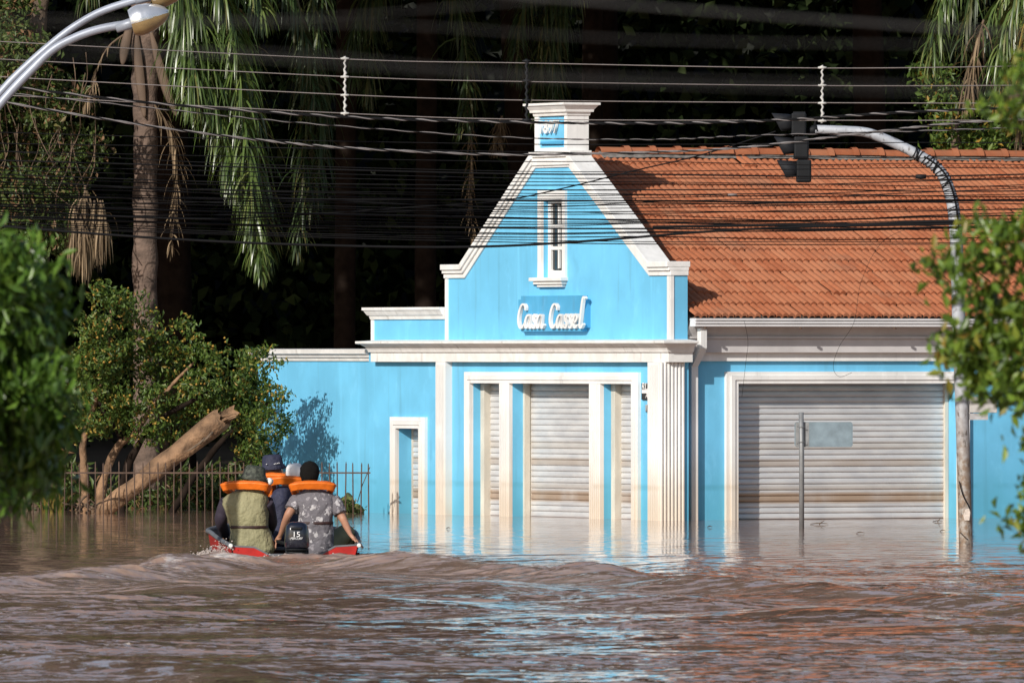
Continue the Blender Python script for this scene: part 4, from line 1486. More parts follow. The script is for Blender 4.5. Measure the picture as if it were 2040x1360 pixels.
# sticks heaped at its foot
for k in range(14):
    x = random.uniform(140, 220)
    a, b = P(x, random.uniform(1012, 1026), 146.9 + random.uniform(0, .5)), P(x + random.uniform(-50, 40), random.uniform(985, 1018), 147 + random.uniform(0, .5))
    o = MB().tube(smooth_line([a, (a + b) / 2 + Vector((0, 0, random.uniform(-.03, .06))), b], 3), [.018, .017, .016, .014, .012, .01, .007], 5).build('stick', DRY)
    tag(o, 'bare drift stick in the heap at the foot of the broken trunk', 'stick', 'drift sticks heaped by the fence')

# mossy stump by the right end of the fence
t = thing('mossy_stump', 'mossy brown stump against the blue wall behind the fence end', 'stump')
MOSS = plain('moss', (.10, .11, .03), .95, .6, 9, .6, 30, dist=.03)
mb = MB()
for (a, b, ra) in (([(688, 1035), (690, 1005), (700, 990)], [(700, 985)], [.14, .13, .07]), ([(705, 1035), (712, 1012), (708, 1000)], [], [.10, .08, .03])):
    mb.tube(smooth_line(PP(a, 147.2), 5), list(np.interp(np.linspace(0, 1, 11), [0, .5, 1], ra)), 10)
mb.v = [tuple(Vector(v) + Vector((mnoise.noise(Vector(v) * 7), 0, mnoise.noise(Vector(v) * 7 + Vector((3, 3, 3))))) * .06) for v in mb.v]
mb.build('trunk', MOSS, t)
foliage('moss_tuft', blob_points(px_blobs([(690, 1010, 14, 10), (706, 1016, 10, 10)], 147, 147), 300, 591, .04), .05, LEAF_VINE, t, 592)

# ------------------------------------------------------------------ iron fence
YF = 146.3
fence = thing('iron_fence', 'rusted iron bar fence standing in the flood left of the house', 'fence')
pk = MB()
pk.tube([(0, 0, -1.2), (0, 0, .63), (0, 0, .66)], [.0085, .0085, .003], 6)
pkm = pk.mesh('bar', IRON)
for k in range(44):
    px = 66 + k * 15.55
    o = link('bar', pkm, fence)
    p = P(px, 705, YF)
    o.location = (p.x, YF, random.uniform(-.012, .02))
    o.rotation_euler = (R(random.uniform(-1, 1)), R(random.uniform(-.9, .9)), 0)
xa, xb = P(58, 705, YF).x, P(738, 705, YF).x
for z in (.53, -.35):
    MB().box(xa, xb, YF - .012, YF + .012, z - .010, z + .010).build('rail', IRON, fence)
MB().tube([P(737, 930, YF), P(722, 965, YF + .02), P(712, 1000, YF + .1)], .006, 5).build('stay', IRON, fence)

# ------------------------------------------------------------------ street furniture
# traffic signal on its curved arm
YT = 122.0
tl = thing('traffic_signal_pole', 'weathered steel pole with curved arm holding the traffic signal over the road', 'pole')
arm = [P(1926, 1130, YT), P(1924, 1085, YT), P(1917, 830, YT), P(1910, 640, YT), P(1906, 500, YT), P(1900, 420, YT), P(1888, 370, YT), P(1868, 336, YT), P(1835, 312, YT), P(1790, 289, YT), P(1745, 270, YT), P(1720, 263, YT), P(1680, 260, YT), P(1624, 258, YT)]
line = smooth_line(arm, 8)
m = len(line)
MB().tube(line, list(np.interp(np.linspace(0, 1, m), [0, .3, .55, 1], [.075, .07, .058, .048])), 14).build('pole', POLE, tl)
for k in range(26):       # wire wound round the upper pole
    i = int(m * (.335 + k * .0125))
    a, b = line[i], line[min(i + 1, m - 1)]
    d = (b - a).normalized()
    A = d.cross(Vector((0, 1, 0))).normalized(); B = Vector((0, 1, 0))
    rr_ = .0665
    ring = [a + A * rr_ * math.cos(q * math.pi / 5) + B * rr_ * math.sin(q * math.pi / 5) + d * .02 * math.sin(q * math.pi / 5 + k) for q in range(11)]
    MB().tube(ring, .0055, 4, cap=False).build('binding_wire', CABLE, tl)
MB().tube([p + Vector((.03, -.055, 0)) for p in line[int(m * .33):int(m * .62)]], .012, 5).build('signal_cable', CABLE, tl)
MB().tube(smooth_line([P(1911, 958, YT - .09), P(1918, 985, YT - .10), P(1930, 1008, YT - .07), P(1934, 1020, YT)], 5), .006, 4).build('loose_wire', CABLE, tl)
MB().tube(smooth_line([P(1913, 1060, YT - .08), P(1925, 1072, YT - .09), P(1935, 1080, YT)], 5), .005, 4).build('loose_wire', CABLE, tl)
cb = MB().box(P(1931, 0, YT).x, P(1986, 0, YT).x, YT - .06, YT + .18, P(0, 822, YT).z, P(0, 790, YT).z)
cb = cb.build('control_box', plain('control_box_grey', (.42, .40, .38), .6), tl, .008)
MB().box(P(1931, 0, YT).x, P(1968, 0, YT).x, YT - .04, YT + .12, P(0, 836, YT).z, P(0, 823, YT).z).build('box_base', POLE, cb)
PAPER = plain('torn_paper', (.58, .50, .44), .8, .2, 40)
MB().add([tuple(P(a, b, YT - .083)) for a, b in ((1923, 1014), (1930, 1012), (1933, 1020), (1931, 1036), (1922, 1036), (1919, 1026))] + [tuple(P(a, b, YT - .076)) for a, b in ((1923, 1014), (1930, 1012), (1933, 1020), (1931, 1036), (1922, 1036), (1919, 1026))],
         [(0, 1, 2, 3, 4, 5), (11, 10, 9, 8, 7, 6)]).build('torn_sticker', PAPER, tl)

ts = thing('traffic_signal', 'dark three lamp traffic signal with hoods hanging from the curved arm', 'traffic signal')
for k, (cx, cy) in enumerate(((1592, 248), (1597, 295), (1602, 341))):
    c = P(cx, cy, YT)
    hs = .125
    mb = MB().box(c.x - .085, c.x + .075, c.y - hs, c.y + hs, c.z - .122, c.z + .122)
    hd = mb.build('lamp_housing', BLACKP, ts, .02)
    vis = MB()
    n = 14
    R0, L0 = .112, .235
    vs = []
    for (dx, rr_, cut) in ((-.07, R0 * .95, 0), (-.07 - L0 * .95, R0 * 1.08, 1)):
        for q in range(n + 1):
            a = R(-35) + (R(250)) * q / n
            sag = -.05 * dx if cut else 0
            top = (1 + math.sin(a)) * .5
            vs.append((c.x + dx * (.55 + .45 * top if cut else 1), c.y + rr_ * math.cos(a), c.z + rr_ * math.sin(a)))
    vis.add(vs, [(q, q + 1, n + 2 + q, n + 1 + q) for q in range(n)], True)
    vo = vis.build('hood', DARKG, hd)
    so = vo.modifiers.new('solid', 'SOLIDIFY'); so.thickness = .006
    ln = MB()
    vs = [(c.x - .083, c.y, c.z)] + [(c.x - .073, c.y + .09 * math.cos(q * math.pi / 8), c.z + .09 * math.sin(q * math.pi / 8)) for q in range(16)]
    ln.add(vs, [(0, 1 + q, 1 + (q + 1) % 16) for q in range(16)], True).build('lens', plain('signal_lens_%d' % k, ((.12, .01, .01), (.14, .08, .01), (.01, .09, .05))[k], .2), hd)
MB().box(P(1580, 0, YT).x, P(1604, 0, YT).x, YT - .03, YT + .03, P(0, 232, YT).z, P(0, 223, YT).z).build('top_cap', DARKG, ts)
MB().tube([P(1606, 262, YT), P(1628, 256, YT), P(1626, 258, YT)], [.03, .055, .056], 10).build('arm_clamp', BLACKP, ts)
MB().tube(smooth_line([P(1622, 252, YT), P(1628, 236, YT), P(1640, 240, YT), P(1634, 250, YT)], 5), .012, 5).build('cable_loop', CABLE, ts)

# blank sign seen from the back
YS = 134.3
sg = thing('road_sign', 'back of a small blank metal sign on a thin post before the garage', 'sign')
MB().tube([P(1597, 1090, YS), P(1597, 900, YS), P(1596, 821, YS)], [.030, .030, .029], 10).build('post', GALV, sg)
SIGNB = plain('sign_back', (.20, .26, .30), .45, .2, 8, metallic=.3)
x0, x1, z0, z1 = P(1583, 0, YS).x, P(1699, 0, YS).x, P(0, 890, YS).z, P(0, 840, YS).z
rc = .03
poly = []
for cx_, cz_, a0 in ((x1 - rc, z0 + rc, -90), (x1 - rc, z1 - rc, 0), (x0 + rc, z1 - rc, 90), (x0 + rc, z0 + rc, 180)):
    poly += [(cx_ + rc * math.cos(R(a0 + q * 30)), cz_ + rc * math.sin(R(a0 + q * 30))) for q in range(4)]
MB().prism(poly, YS + .034, YS + .040).build('plate', SIGNB, sg)
MB().box(P(1585, 0, YS).x, P(1612, 0, YS).x, YS + .030, YS + .0335, z0 + .005, z1 - .005).build('mounting_bracket', GALV, sg)
for (a, b) in ((1588, 848), (1588, 882), (1608, 848), (1608, 882)):
    c = P(a, b, YS)
    MB().tube([(c.x, YS + .031, c.z), (c.x, YS + .022, c.z)], .010, 6).build('bolt', GALV, sg)
for b in (850, 880):
    MB().tube([P(1590, b, YS - .033), P(1597, b, YS - .036), P(1604, b, YS - .033)], .006, 4).build('clamp_strap', GALV, sg)

# street lamp with two arms
YL = 112.0
sl_ = thing('street_lamp', 'two armed grey street lamp reaching in from the top left corner', 'street lamp')
MB().tube([P(-75, 1120, YL), P(-72, 700, YL), P(-68, 300, YL)], [.085, .075, .06], 12).build('post', LAMPGREY, sl_)
for k, (pa, head, ang) in enumerate((([(-68, 300), (-20, 232), (20, 184), (60, 142), (104, 100), (150, 75), (200, 58), (262, 47)], (262, 47, 345, 36), 0), ([(-68, 300), (-25, 218), (10, 174), (50, 134), (100, 90), (150, 52), (210, 20), (300, -8)], (300, -8, 380, -16), 1))):
    Y = YL + .12 * k
    a_ = MB().tube(smooth_line(PP(pa, Y), 6), .043 - .004 * k, 10).build('arm', LAMPGREY, sl_)
    h0 = P(head[0], head[1], Y)
    h1 = P(head[2], head[3], Y)
    ax = (h1 - h0).normalized()
    ax = (Matrix.Rotation(R(-9), 3, 'Y') @ ax).normalized()
    up = Vector((-ax.z, 0, ax.x))
    if up.z < 0: up = -up
    sd_ = Vector((0, 1, 0))
    Lh = .385
    def shell(lo, hi, off):
        vs, fs = [], []
        ns, nq = 12, 12
        for i in range(ns + 1):
            f = i / ns
            r_ = .145 * (math.sin(math.pi * min(1, .10 + .90 * f) ** .62) ** .55) + .01
            cen = h0 + ax * (Lh * f)
            for q in range(nq + 1):
                a = lo + (hi - lo) * q / nq
                vert = .95 if hi > math.pi - .01 and lo >= -.2 else .92
                rb = 1 + (.02 if (i % 3 == 0 and off > 0) else 0)
                vs.append(cen + sd_ * r_ * 1.0 * math.cos(a) * rb + up * (r_ * vert * math.sin(a) * rb + off))
        for i in range(ns):
            for q in range(nq):
                b = i * (nq + 1) + q
                fs.append((b, b + 1, b + nq + 2, b + nq + 1))
        return MB().add(vs, fs, True)
    hd = shell(0, math.pi, .012).build('lamp_head', ALU, sl_)
    shell(-math.pi, 0, -.004).build('bowl', AMBER, hd)
    shell(-.12, .12, .004).build('rim', ALU, hd)
    shell(math.pi - .12, math.pi + .12, .004).build('rim', ALU, hd)
    MB().tube([h0 - ax * .16, h0 - ax * .02, h0 + ax * .05], [.05, .056, .06], 10).build('collar', LAMPGREY, hd)

# ------------------------------------------------------------------ overhead cables
def cable(pts, Y, rad, mat, label, group, name='overhead_cable', n=8, seg=5, Y1=None):
    m = len(pts)
    ps = []
    for i, (a, b) in enumerate(pts):
        yy = Y if Y1 is None else Y + (Y1 - Y) * i / (m - 1)
        ps.append(P(a, b, yy))
    o = MB().tube(smooth_line(ps, n), rad, seg, cap=False).build(name, mat)
    return tag(o, label, 'cable', group)


YC = 119.0
for k, ys in enumerate(((80, 118, 126, 136, 131), (115, 153, 163, 171, 170), (150, 189, 200, 205, 206), (186, 226, 238, 240, 240))):
    cable([(-60, ys[0]), (687, ys[1]), (1049, ys[2]), (1638, ys[3]), (2100, ys[4])], YC, .0054, WIRE,
          ('topmost', 'second', 'third', 'lowest')[k] + ' of the four thin bare wires held by the white spacers', 'bare power wires', 'power_wire')
for k, (px, a, b, mt, lab) in enumerate(((687, 113, 230, SPACER, 'white plastic wire spacer hanging left of the gable'), (1638, 131, 245, SPACER, 'white plastic wire spacer above the curved signal arm'), (1049, 118, 243, BLACKP, 'black wire spacer just left of the white pinnacle'))):
    o = thing('wire_spacer', lab, 'wire spacer')
    nn = 18
    MB().tube([P(px + (1.5 if q % 2 else -1.5), a + (b - a) * q / nn, YC - .01) for q in range(nn + 1)], [.011 if q % 5 else .018 for q in range(nn + 1)] if mt is SPACER else [.014] * (nn + 1), 6).build('rod', mt, o)
    for q in range(4):
        c = P(px, a + 4 + (b - a - 8) * q / 3, YC - .01)
        MB().tube([c + Vector((-.045, 0, 0)), c, c + Vector((.045, 0, 0))], [.010, .017, .010], 6).build('wire_grip', mt, o)


def twisted(pts, Y, rad, turns, label, mats):
    line = smooth_line([P(a, b, Y) for a, b in pts], 60)
    m = len(line)
    root = thing('twisted_cable', label, 'cable', group='twisted overhead cables')
    for s in range(len(mats)):
        ps = []
        for i, p in enumerate(line):
            a = 2 * math.pi * (turns * i / m + s / len(mats))
            ps.append(p + Vector((0, math.cos(a), math.sin(a))) * rad)
        MB().tube(ps, rad * .95, 5, cap=False).build('strand', mats[s], root)


twisted([(-60, 163), (300, 205), (687, 233), (1000, 243), (1300, 246), (1560, 239), (1800, 224), (2100, 212)], 118, .0082, 34, 'upper thick twisted cable crossing just over the pinnacle date', [CABLE, STRAND, CABLE])
twisted([(-60, 192), (250, 244), (500, 277), (700, 295), (1000, 308), (1300, 303), (1480, 294), (1700, 268), (1900, 246), (2100, 234)], 117.5, .0072, 30, 'pale twisted cable sagging to the foot of the pinnacle', [STRAND, STRAND, CABLE])
twisted([(-60, 178), (300, 215), (600, 245), (1000, 273), (1300, 278), (1500, 270), (1800, 262), (2100, 252)], 118.5, .005, 34, 'thin twisted cable crossing the lower part of the date panel', [CABLE, STRAND])

LT = 'thin black overhead cable in the dense sheaf across gable and roof'
GT = 'sheaf of black overhead cables'
tele = [(262, 286, 288, 286, 1.0), (285, 300, 312, 318, 1.2), (300, 322, 326, 330, .9), (318, 345, 352, 346, 2.2), (330, 352, 358, 352, 1.2), (338, 362, 368, 372, .9), (345, 372, 366, 356, 1.4), (352, 378, 380, 380, 1.8), (360, 384, 392, 386, 1.0),
        (366, 392, 386, 392, 1.2), (372, 398, 402, 398, 1.8), (380, 404, 408, 400, 1.0), (384, 412, 404, 408, 1.2), (393, 400, 401, 400, 2.0), (398, 420, 424, 414, 1.4), (405, 428, 420, 418, 1.0), (410, 434, 436, 428, 2.4), (414, 440, 440, 422, 1.2),
        (420, 446, 446, 440, 1.6), (424, 450, 442, 436, 1.0), (428, 456, 458, 446, 2.6), (432, 462, 462, 450, 1.4), (438, 466, 456, 452, 1.0), (405, 430, 450, 470, .8), (440, 472, 476, 470, 1.4), (380, 416, 440, 462, .8), (446, 478, 480, 486, 1.0), (450, 482, 488, 488, 1.2),
        (350, 412, 396, 372, 1.0), (298, 340, 338, 336, 1.0), (410, 398, 388, 366, .9), (433, 420, 410, 396, .9)]
rc_ = random.Random(12)
for k, (a, b, c, d, w_) in enumerate(tele):
    j = [rc_.uniform(-3, 3) for _ in range(6)]
    cable([(-60, a), (450, a + (b - a) * .62 + j[0]), (1000, b + j[1]), (1300, (b + c) / 2 + j[2]), (1600, c + j[3]), (1850, (c + d) / 2 + j[4]), (2100, d)], 119.5 + .06 * k, (.0041 * w_ ** .75 + .0006), CABLE, LT, GT, n=6, seg=4)
cable([(-60, 446), (250, 470), (500, 484), (800, 492), (1000, 490), (1200, 478), (1400, 462), (1600, 452), (1905, 446), (2100, 440)], 118.8, .0135, CABLE, 'lowest thick black cable, crossing the gable window below its middle', 'heavy black overhead cables')
cable([(1180, 372), (1300, 452), (1500, 449), (1700, 447), (1905, 441), (2100, 446)][1:], 119.2, .015, CABLE, 'heavy black cable bundle across the lower tile rows', 'heavy black overhead cables')
cable([(-60, 412), (400, 436), (830, 412), (997, 400), (1123, 375), (1260, 341), (1400, 308), (1545, 262)], 120.5, .0075, CABLE, 'black cable slanting up from the gable to the traffic signal', None)
SPL = MB()
c0, c1 = P(1824, 352, 119.6), P(1845, 352, 119.6)
tag(MB().tube([c0, (c0 + c1) / 2, c1], [.022, .026, .022], 8).build('cable_joint', BLACKP), 'black cable joint box on a wire left of the signal pole', 'cable joint')
c0, c1 = P(1450, 388, 119.6), P(1468, 388, 119.6)
tag(MB().tube([c0, (c0 + c1) / 2, c1], [.009, .012, .009], 8).build('cable_joint', STRAND), 'small pale cable joint on a wire over the roof', 'cable joint')
near_l = ['blurred near cable across the very top left', 'thick blurred near cable sloping down to the top right corner', 'faint blurred near cable above the bare wires', 'faint blurred near cable below the topmost bare wire', 'faint blurred near cable crossing behind the lamp head']
for k, pa in enumerate(([(-60, 30), (500, 40), (1000, 8), (1300, -15)], [(900, -20), (1150, 2), (1500, 30), (2100, 72)], [(-60, 52), (700, 48), (1300, 80), (2100, 92)], [(-60, 70), (700, 130), (1300, 168), (2100, 190)], [(-60, 120), (500, 105), (1100, 150), (2100, 175)])):
    cable(pa, 18 - .8 * k, .0011 if k != 1 else .0030, BLURC, near_l[k], None, 'near_cable')
cable([(1483, 640), (1490, 680), (1486, 720), (1478, 790)], 138.5, .0022, CABLE, 'thin loose wire hanging off the eave left of the garage head', None, 'loose_wire')
cable([(1840, 445), (1760, 480), (1716, 560), (1702, 640), (1672, 690), (1660, 730), (1672, 750), (1697, 742)], 138.0, .0022, CABLE, 'thin loose wire curling down from the roof over the garage head', None, 'loose_wire')

# ------------------------------------------------------------------ foreground trees, out of focus
t = thing('street_tree', 'near tree with glossy drooping leaves at the left edge, out of focus', 'tree')
YN = 46
bl = px_blobs([(10, 520, 60, 55), (60, 560, 55, 60), (20, 640, 80, 70), (85, 640, 45, 60), (40, 740, 85, 70), (100, 745, 42, 60), (30, 840, 90, 70), (95, 850, 48, 60), (20, 930, 85, 60), (70, 940, 55, 50), (0, 1000, 55, 26), (-80, 560, 80, 120), (-100, 750, 90, 160), (-120, 920, 80, 90)], YN, YN + .7)
bl += px_blobs([(-150, 560, 70, 60), (-190, 640, 80, 70), (-150, 700, 60, 60), (-230, 720, 80, 80), (-170, 780, 70, 60), (-130, 640, 50, 60)], 44.9, 45.5)  # unseen crown clumps added to shade the lower leaves
foliage('crown', blob_points(bl, 9500, 601, .045, 14), .076, LEAF_NEARL, t, 602, aspect=.36, droop=.75)
trunk_mesh('trunk', [P(-330, 1400, YN + .45), P(-320, 900, YN + .45), P(-260, 600, YN + .45), P(-200, 420, YN + .45)], [.09, .07, .05, .025], BARK2, t)
for a, b in ((20, 560), (30, 700), (60, 850)):
    MB().tube(smooth_line([P(-300, b + 120, YN + .45), P(-120, b + 30, YN + .7), P(a, b, YN + .6), P(a + 60, b + 40, YN + .6)], 4), list(np.linspace(.028, .004, 13)), 6).build('branch', BARK2, t)

t = thing('street_tree', 'near tree with yellow green leaves at the right edge, out of focus', 'tree')
YN = 44.5
bl = px_blobs([(1905, 470, 22, 26), (1960, 470, 55, 30), (2020, 470, 40, 40), (1895, 525, 34, 30), (1965, 540, 60, 50), (1900, 585, 26, 26), (1985, 620, 55, 60), (1930, 655, 45, 36), (1905, 700, 45, 26), (1960, 710, 60, 50), (2025, 700, 40, 90), (1990, 770, 50, 40), (1925, 765, 32, 24), (2030, 780, 25, 30),
               (2030, 905, 16, 28), (2034, 950, 14, 22), (2032, 1045, 20, 26), (2030, 1085, 18, 26), (2100, 600, 60, 200), (2100, 950, 50, 160), (1985, 200, 28, 26), (2025, 165, 24, 40), (2020, 225, 28, 20), (2015, 105, 14, 14), (2090, 180, 50, 70)], YN, YN + .7)
foliage('crown', blob_points(bl, 3500, 611, .044, 12), .066, LEAF_NEARR, t, 612, aspect=.42, droop=.6)
trunk_mesh('trunk', [P(2330, 1400, YN + .6), P(2320, 900, YN + .6), P(2280, 500, YN + .6), P(2240, 60, YN + .6)], [.08, .06, .045, .02], BARK2, t)
for a, b in ((1960, 520), (1950, 690), (2040, 930), (2035, 1070), (1990, 190)):
    MB().tube(smooth_line([P(2300, b + 60, YN + .6), P(2160, b - 10, YN + .6), P(a + 40, b, YN + .6), P(a, b + 10, YN + .6)], 4), list(np.linspace(.022, .003, 13)), 6).build('branch', BARK2, t)

# ------------------------------------------------------------------ the boat
RED = plain('red_hull_paint', (.42, .018, .014), .38, .25, 6)
GREYP = plain('boat_grey_paint', (.13, .14, .155), .55, .2, 8)
BOATIN = plain('boat_inside_paint', (.10, .09, .085), .6, .3, 6)
RUBBER = plain('white_cap', (.72, .72, .70), .5)
boat = thing('motor_boat', 'small red motor boat carrying four people away over the flood', 'boat', BOAT_O, BOAT_H)
NS = 16


def hull_rows(inset):
    rows = []
    for i in range(NS + 1):
        s = i / NS
        b, g, kz = hull_half(s)
        b = max(.012, b - inset)
        y = s * BOAT_L
        rise = .42 * max(0, (s - .55) / .45) ** 2
        kz += inset * .8 + rise
        rows.append([(-b, y, g), (-b * .95, y, g - (g - kz) * .45), (-b * .84, y, kz + .05), (-b * .4, y, kz), (0, y, kz - .01), (b * .4, y, kz), (b * .84, y, kz + .05), (b * .95, y, g - (g - kz) * .45), (b, y, g)])
    return rows


def skinrows(rows):
    mb = MB()
    m = len(rows[0])
    mb.add([p for r_ in rows for p in r_], [(i * m + k, i * m + k + 1, (i + 1) * m + k + 1, (i + 1) * m + k) for i in range(len(rows) - 1) for k in range(m - 1)], True)
    return mb


skinrows(hull_rows(0)).build('hull', RED, boat)
skinrows(hull_rows(.014)).build('hull_lining', BOATIN, boat)
for sg_ in (-1, 1):
    pts = [(sg_ * hull_half(i / NS)[0], i / NS * BOAT_L - .03 * (i == 0), hull_half(i / NS)[1] + .006) for i in range(NS + 1)]
    gw_ = MB().tube(smooth_line([Vector(p) for p in pts], 3), .024, 8).build('gunwale', GREYP, boat)
    MB().tube([Vector(pts[0]) + Vector((0, .03, 0)), Vector(pts[0]) - Vector((0, .02, 0)), Vector(pts[0]) - Vector((0, .03, 0))], [.023, .023, .014], 10).build('end_cap', RUBBER, gw_)
b0, g0, k0 = hull_half(0)
tz = [(-b0 + .01, g0), (-b0 + .24, g0 - .012), (-.24, g0 - .10), (.24, g0 - .10), (b0 - .24, g0 - .004), (b0 - .01, g0 + .01), (b0 * .93, -.02), (b0 * .84, k0 + .05), (b0 * .4, k0), (-b0 * .4, k0), (-b0 * .84, k0 + .05), (-b0 * .93, -.02)]
tr = MB().prism(tz, -.012, .022).build('transom', RED, boat)
line = [(-b0 + .01, g0 + .002), (-b0 + .24, g0 - .010), (-.24, g0 - .098), (.24, g0 - .098), (b0 - .24, g0 - .002), (b0 - .01, g0 + .012)]
MB().band(line, -.008, .008, -.016, .026).build('transom_edge', GREYP, tr)
for yq in (.55, 1.6, 2.7):
    b, g, _ = hull_half(yq / BOAT_L)
    MB().box(-b + .02, b - .02, yq - .13, yq + .13, -.04 + .05 * yq, -.01 + .05 * yq).build('thwart', GREYP, boat)

# outboard motor, clamped to the transom
NAVYB = N('motor_cowl_paint').set(Roughness=.22, Specular_IOR_Level=.6, Coat_Weight=.4)
NAVYB.b.inputs['Base Color'].default_value = (.008, .010, .020, 1)
NAVYB = NAVYB.m
Binv = (Matrix.Translation(BOAT_O) @ Matrix.Rotation(BOAT_H, 4, 'Z')).inverted()


def bl_(p): return Binv @ Vector(p)


def cring(py, pl, pr, ry, Y, dy=0):
    a, b = P(pl, py, Y), P(pr, py, Y)
    c = (a + b) / 2
    return (c.x, Y + dy, c.z, (b.x - a.x) / 2, ry, 0)


YM = 115.5
mot = MB().loft([cring(*q, YM) for q in ((1092, 570, 613, .15), (1088, 567, 616, .17), (1076, 567, 616, .18), (1056, 568, 615, .18), (1046, 570, 613, .17), (1041, 574, 609, .15), (1038.5, 582, 602, .10))], 24, 4.0)
mot.v = [tuple(bl_(v)) for v in mot.v]
mot = mot.build('outboard_motor', NAVYB, boat)


def mpart(name, rings, mat, power=4, seg=18):
    mb = MB().loft(rings, seg, power)
    mb.v = [tuple(bl_(v)) for v in mb.v]
    return mb.build(name, mat, mot)


mpart('cowl_latch_band', [cring(*q, YM) for q in ((1095, 568, 615, .17), (1092.5, 568, 615, .17))], BLACKP)
mpart('lower_casing', [cring(*q, YM) for q in ((1135, 578, 604, .07), (1112, 574, 609, .10), (1104, 571, 612, .13), (1095.5, 571, 612, .14))], BLACKP)
mpart('air_vent', [(P(591, 1052, YM).x, YM - .176, P(591, 1054.5, YM).z, .055, .012, 0), (P(591, 1052, YM).x, YM - .176, P(591, 1049, YM).z, .060, .012, 0)], BLACKP, 6)
mpart('clamp_bracket', [(P(591, 1108, YM).x, YM + .16, P(591, 1112, YM).z, .12, .06, 0), (P(591, 1090, YM).x, YM + .16, P(591, 1094, YM).z, .12, .06, 0)], BLACKP, 6)
tl0, tl1 = P(585, 1086, YM + .2), P(553, 1078, YM + .5)
mb = MB().tube([bl_(tl0), bl_((tl0 + tl1) / 2), bl_(tl1)], [.022, .018, .020], 8)
mb.build('tiller', BLACKP, mot)
LET = plain('white_lettering', (.78, .78, .78), .5, .02)
Ry = Matrix.Rotation(R(90), 4, 'X')
c = P(591, 1063.5, YM)
text_mesh('lettering', '15', .075, .0015, LET, mot, Binv @ Matrix.Translation((c.x, YM - .184, c.z)) @ Ry, width=.062)
c = P(591, 1071.5, YM)
text_mesh('lettering', 'MERCURY', .034, .0015, LET, mot, Binv @ Matrix.Translation((c.x, YM - .185, c.z)) @ Ry, shear=.3, width=.125)

# ------------------------------------------------------------------ the people
SKIN = plain('skin', (.38, .19, .12), .55, .12, 12, .1)
SKIN2 = plain('skin_dark', (.20, .10, .065), .55, .12, 12, .1)
HAIR = plain('black_hair', (.008, .007, .006), .8, .4, 60, 1.0, 120, dist=.015, spec=.15)
ORANGE = plain('orange_vest_cloth', (.80, .17, .010), .55, .12, 9, .35, 22, dist=.012)
ORANGE_D = plain('orange_vest_seam', (.42, .07, .006), .6)
KHAKI = plain('khaki_vest_cloth', (.265, .245, .135), .75, .16, 5, 1.0, 8, dist=.05)
NAVY = plain('navy_cloth', (.020, .022, .050), .75, .25, 6, 1.0, 9, dist=.04)
PURPLE = plain('dark_sleeve_cloth', (.028, .020, .035), .75, .3, 6, .5, 16)
WHITEC = plain('white_cap_cloth', (.74, .74, .75), .7, .06, 8, .3, 30)
SHORTS = plain('olive_shorts_cloth', (.22, .21, .11), .8, .15, 6, .5, 16)
STRAP = plain('black_red_strap', (.035, .012, .010), .6, .5, 30)


def camo(name, cols, scale):
    m = N(name)
    f = m.noise(scale, 3, (1, 1, 1), .6)
    g = m.noise(scale * 1.7, 3, (1, 1.3, 1), .6)
    c = m.mix(m.maprange(f, .47, .50), cols[0], cols[1])
    c = m.mix(m.maprange(g, .55, .58), c, cols[2])
    m.col(c)
    m.set(Roughness=.75)
    m.bump(m.noise(16, 4), .5, .015)
    return m.m


CAMO = camo('camouflage_cloth', ((.028, .034, .025), (.065, .073, .055), (.018, .020, .016)), 16)


def floral():
    m = N('grey_floral_cloth')
    v = m.n('ShaderNodeTexVoronoi', feature='F1')
    v.inputs['Scale'].default_value = 11
    v.inputs['Randomness'].default_value = 1
    nz = m.n('ShaderNodeTexNoise'); nz.inputs['Scale'].default_value = 9
    g = m.pos((1, .6, 1))
    m.l(g, nz.inputs['Vector'])
    add = m.mix(.10, g, nz.outputs['Color'])
    m.l(add, v.inputs['Vector'])
    petal = m.math('ADD', v.outputs['Distance'], m.math('MULTIPLY', m.math('SUBTRACT', m.noise(38, 3), .5), .9))
    c = m.mix(m.maprange(petal, .36, .30), (.135, .125, .140), (.46, .44, .45))
    c = m.mix(m.maprange(m.noise(13, 3), .60, .64), c, (.27, .25, .27))
    m.col(c)
    m.set(Roughness=.8)
    m.bump(m.noise(9, 4), 1.0, .04)
    return m.m


FLORAL = floral()


def skin_body(root, J, bones, mat):
    names = list(J)
    me = bpy.data.meshes.new('body')
    me.from_pydata([tuple(J[n][0]) for n in names], [(names.index(a), names.index(b)) for a, b in bones], [])
    me.materials.append(mat)
    o = link('body', me, root)
    o.modifiers.new('skin', 'SKIN')
    for n, sv in zip(names, me.skin_vertices[0].data):
        r_ = J[n][1]
        sv.radius = (r_, r_) if not hasattr(r_, '__len__') else r_
        sv.use_root = n == 'pelvis'
    s = o.modifiers.new('sub', 'SUBSURF')
    s.levels = s.render_levels = 2
    o.modifiers['skin'].use_smooth_shade = True
    return o


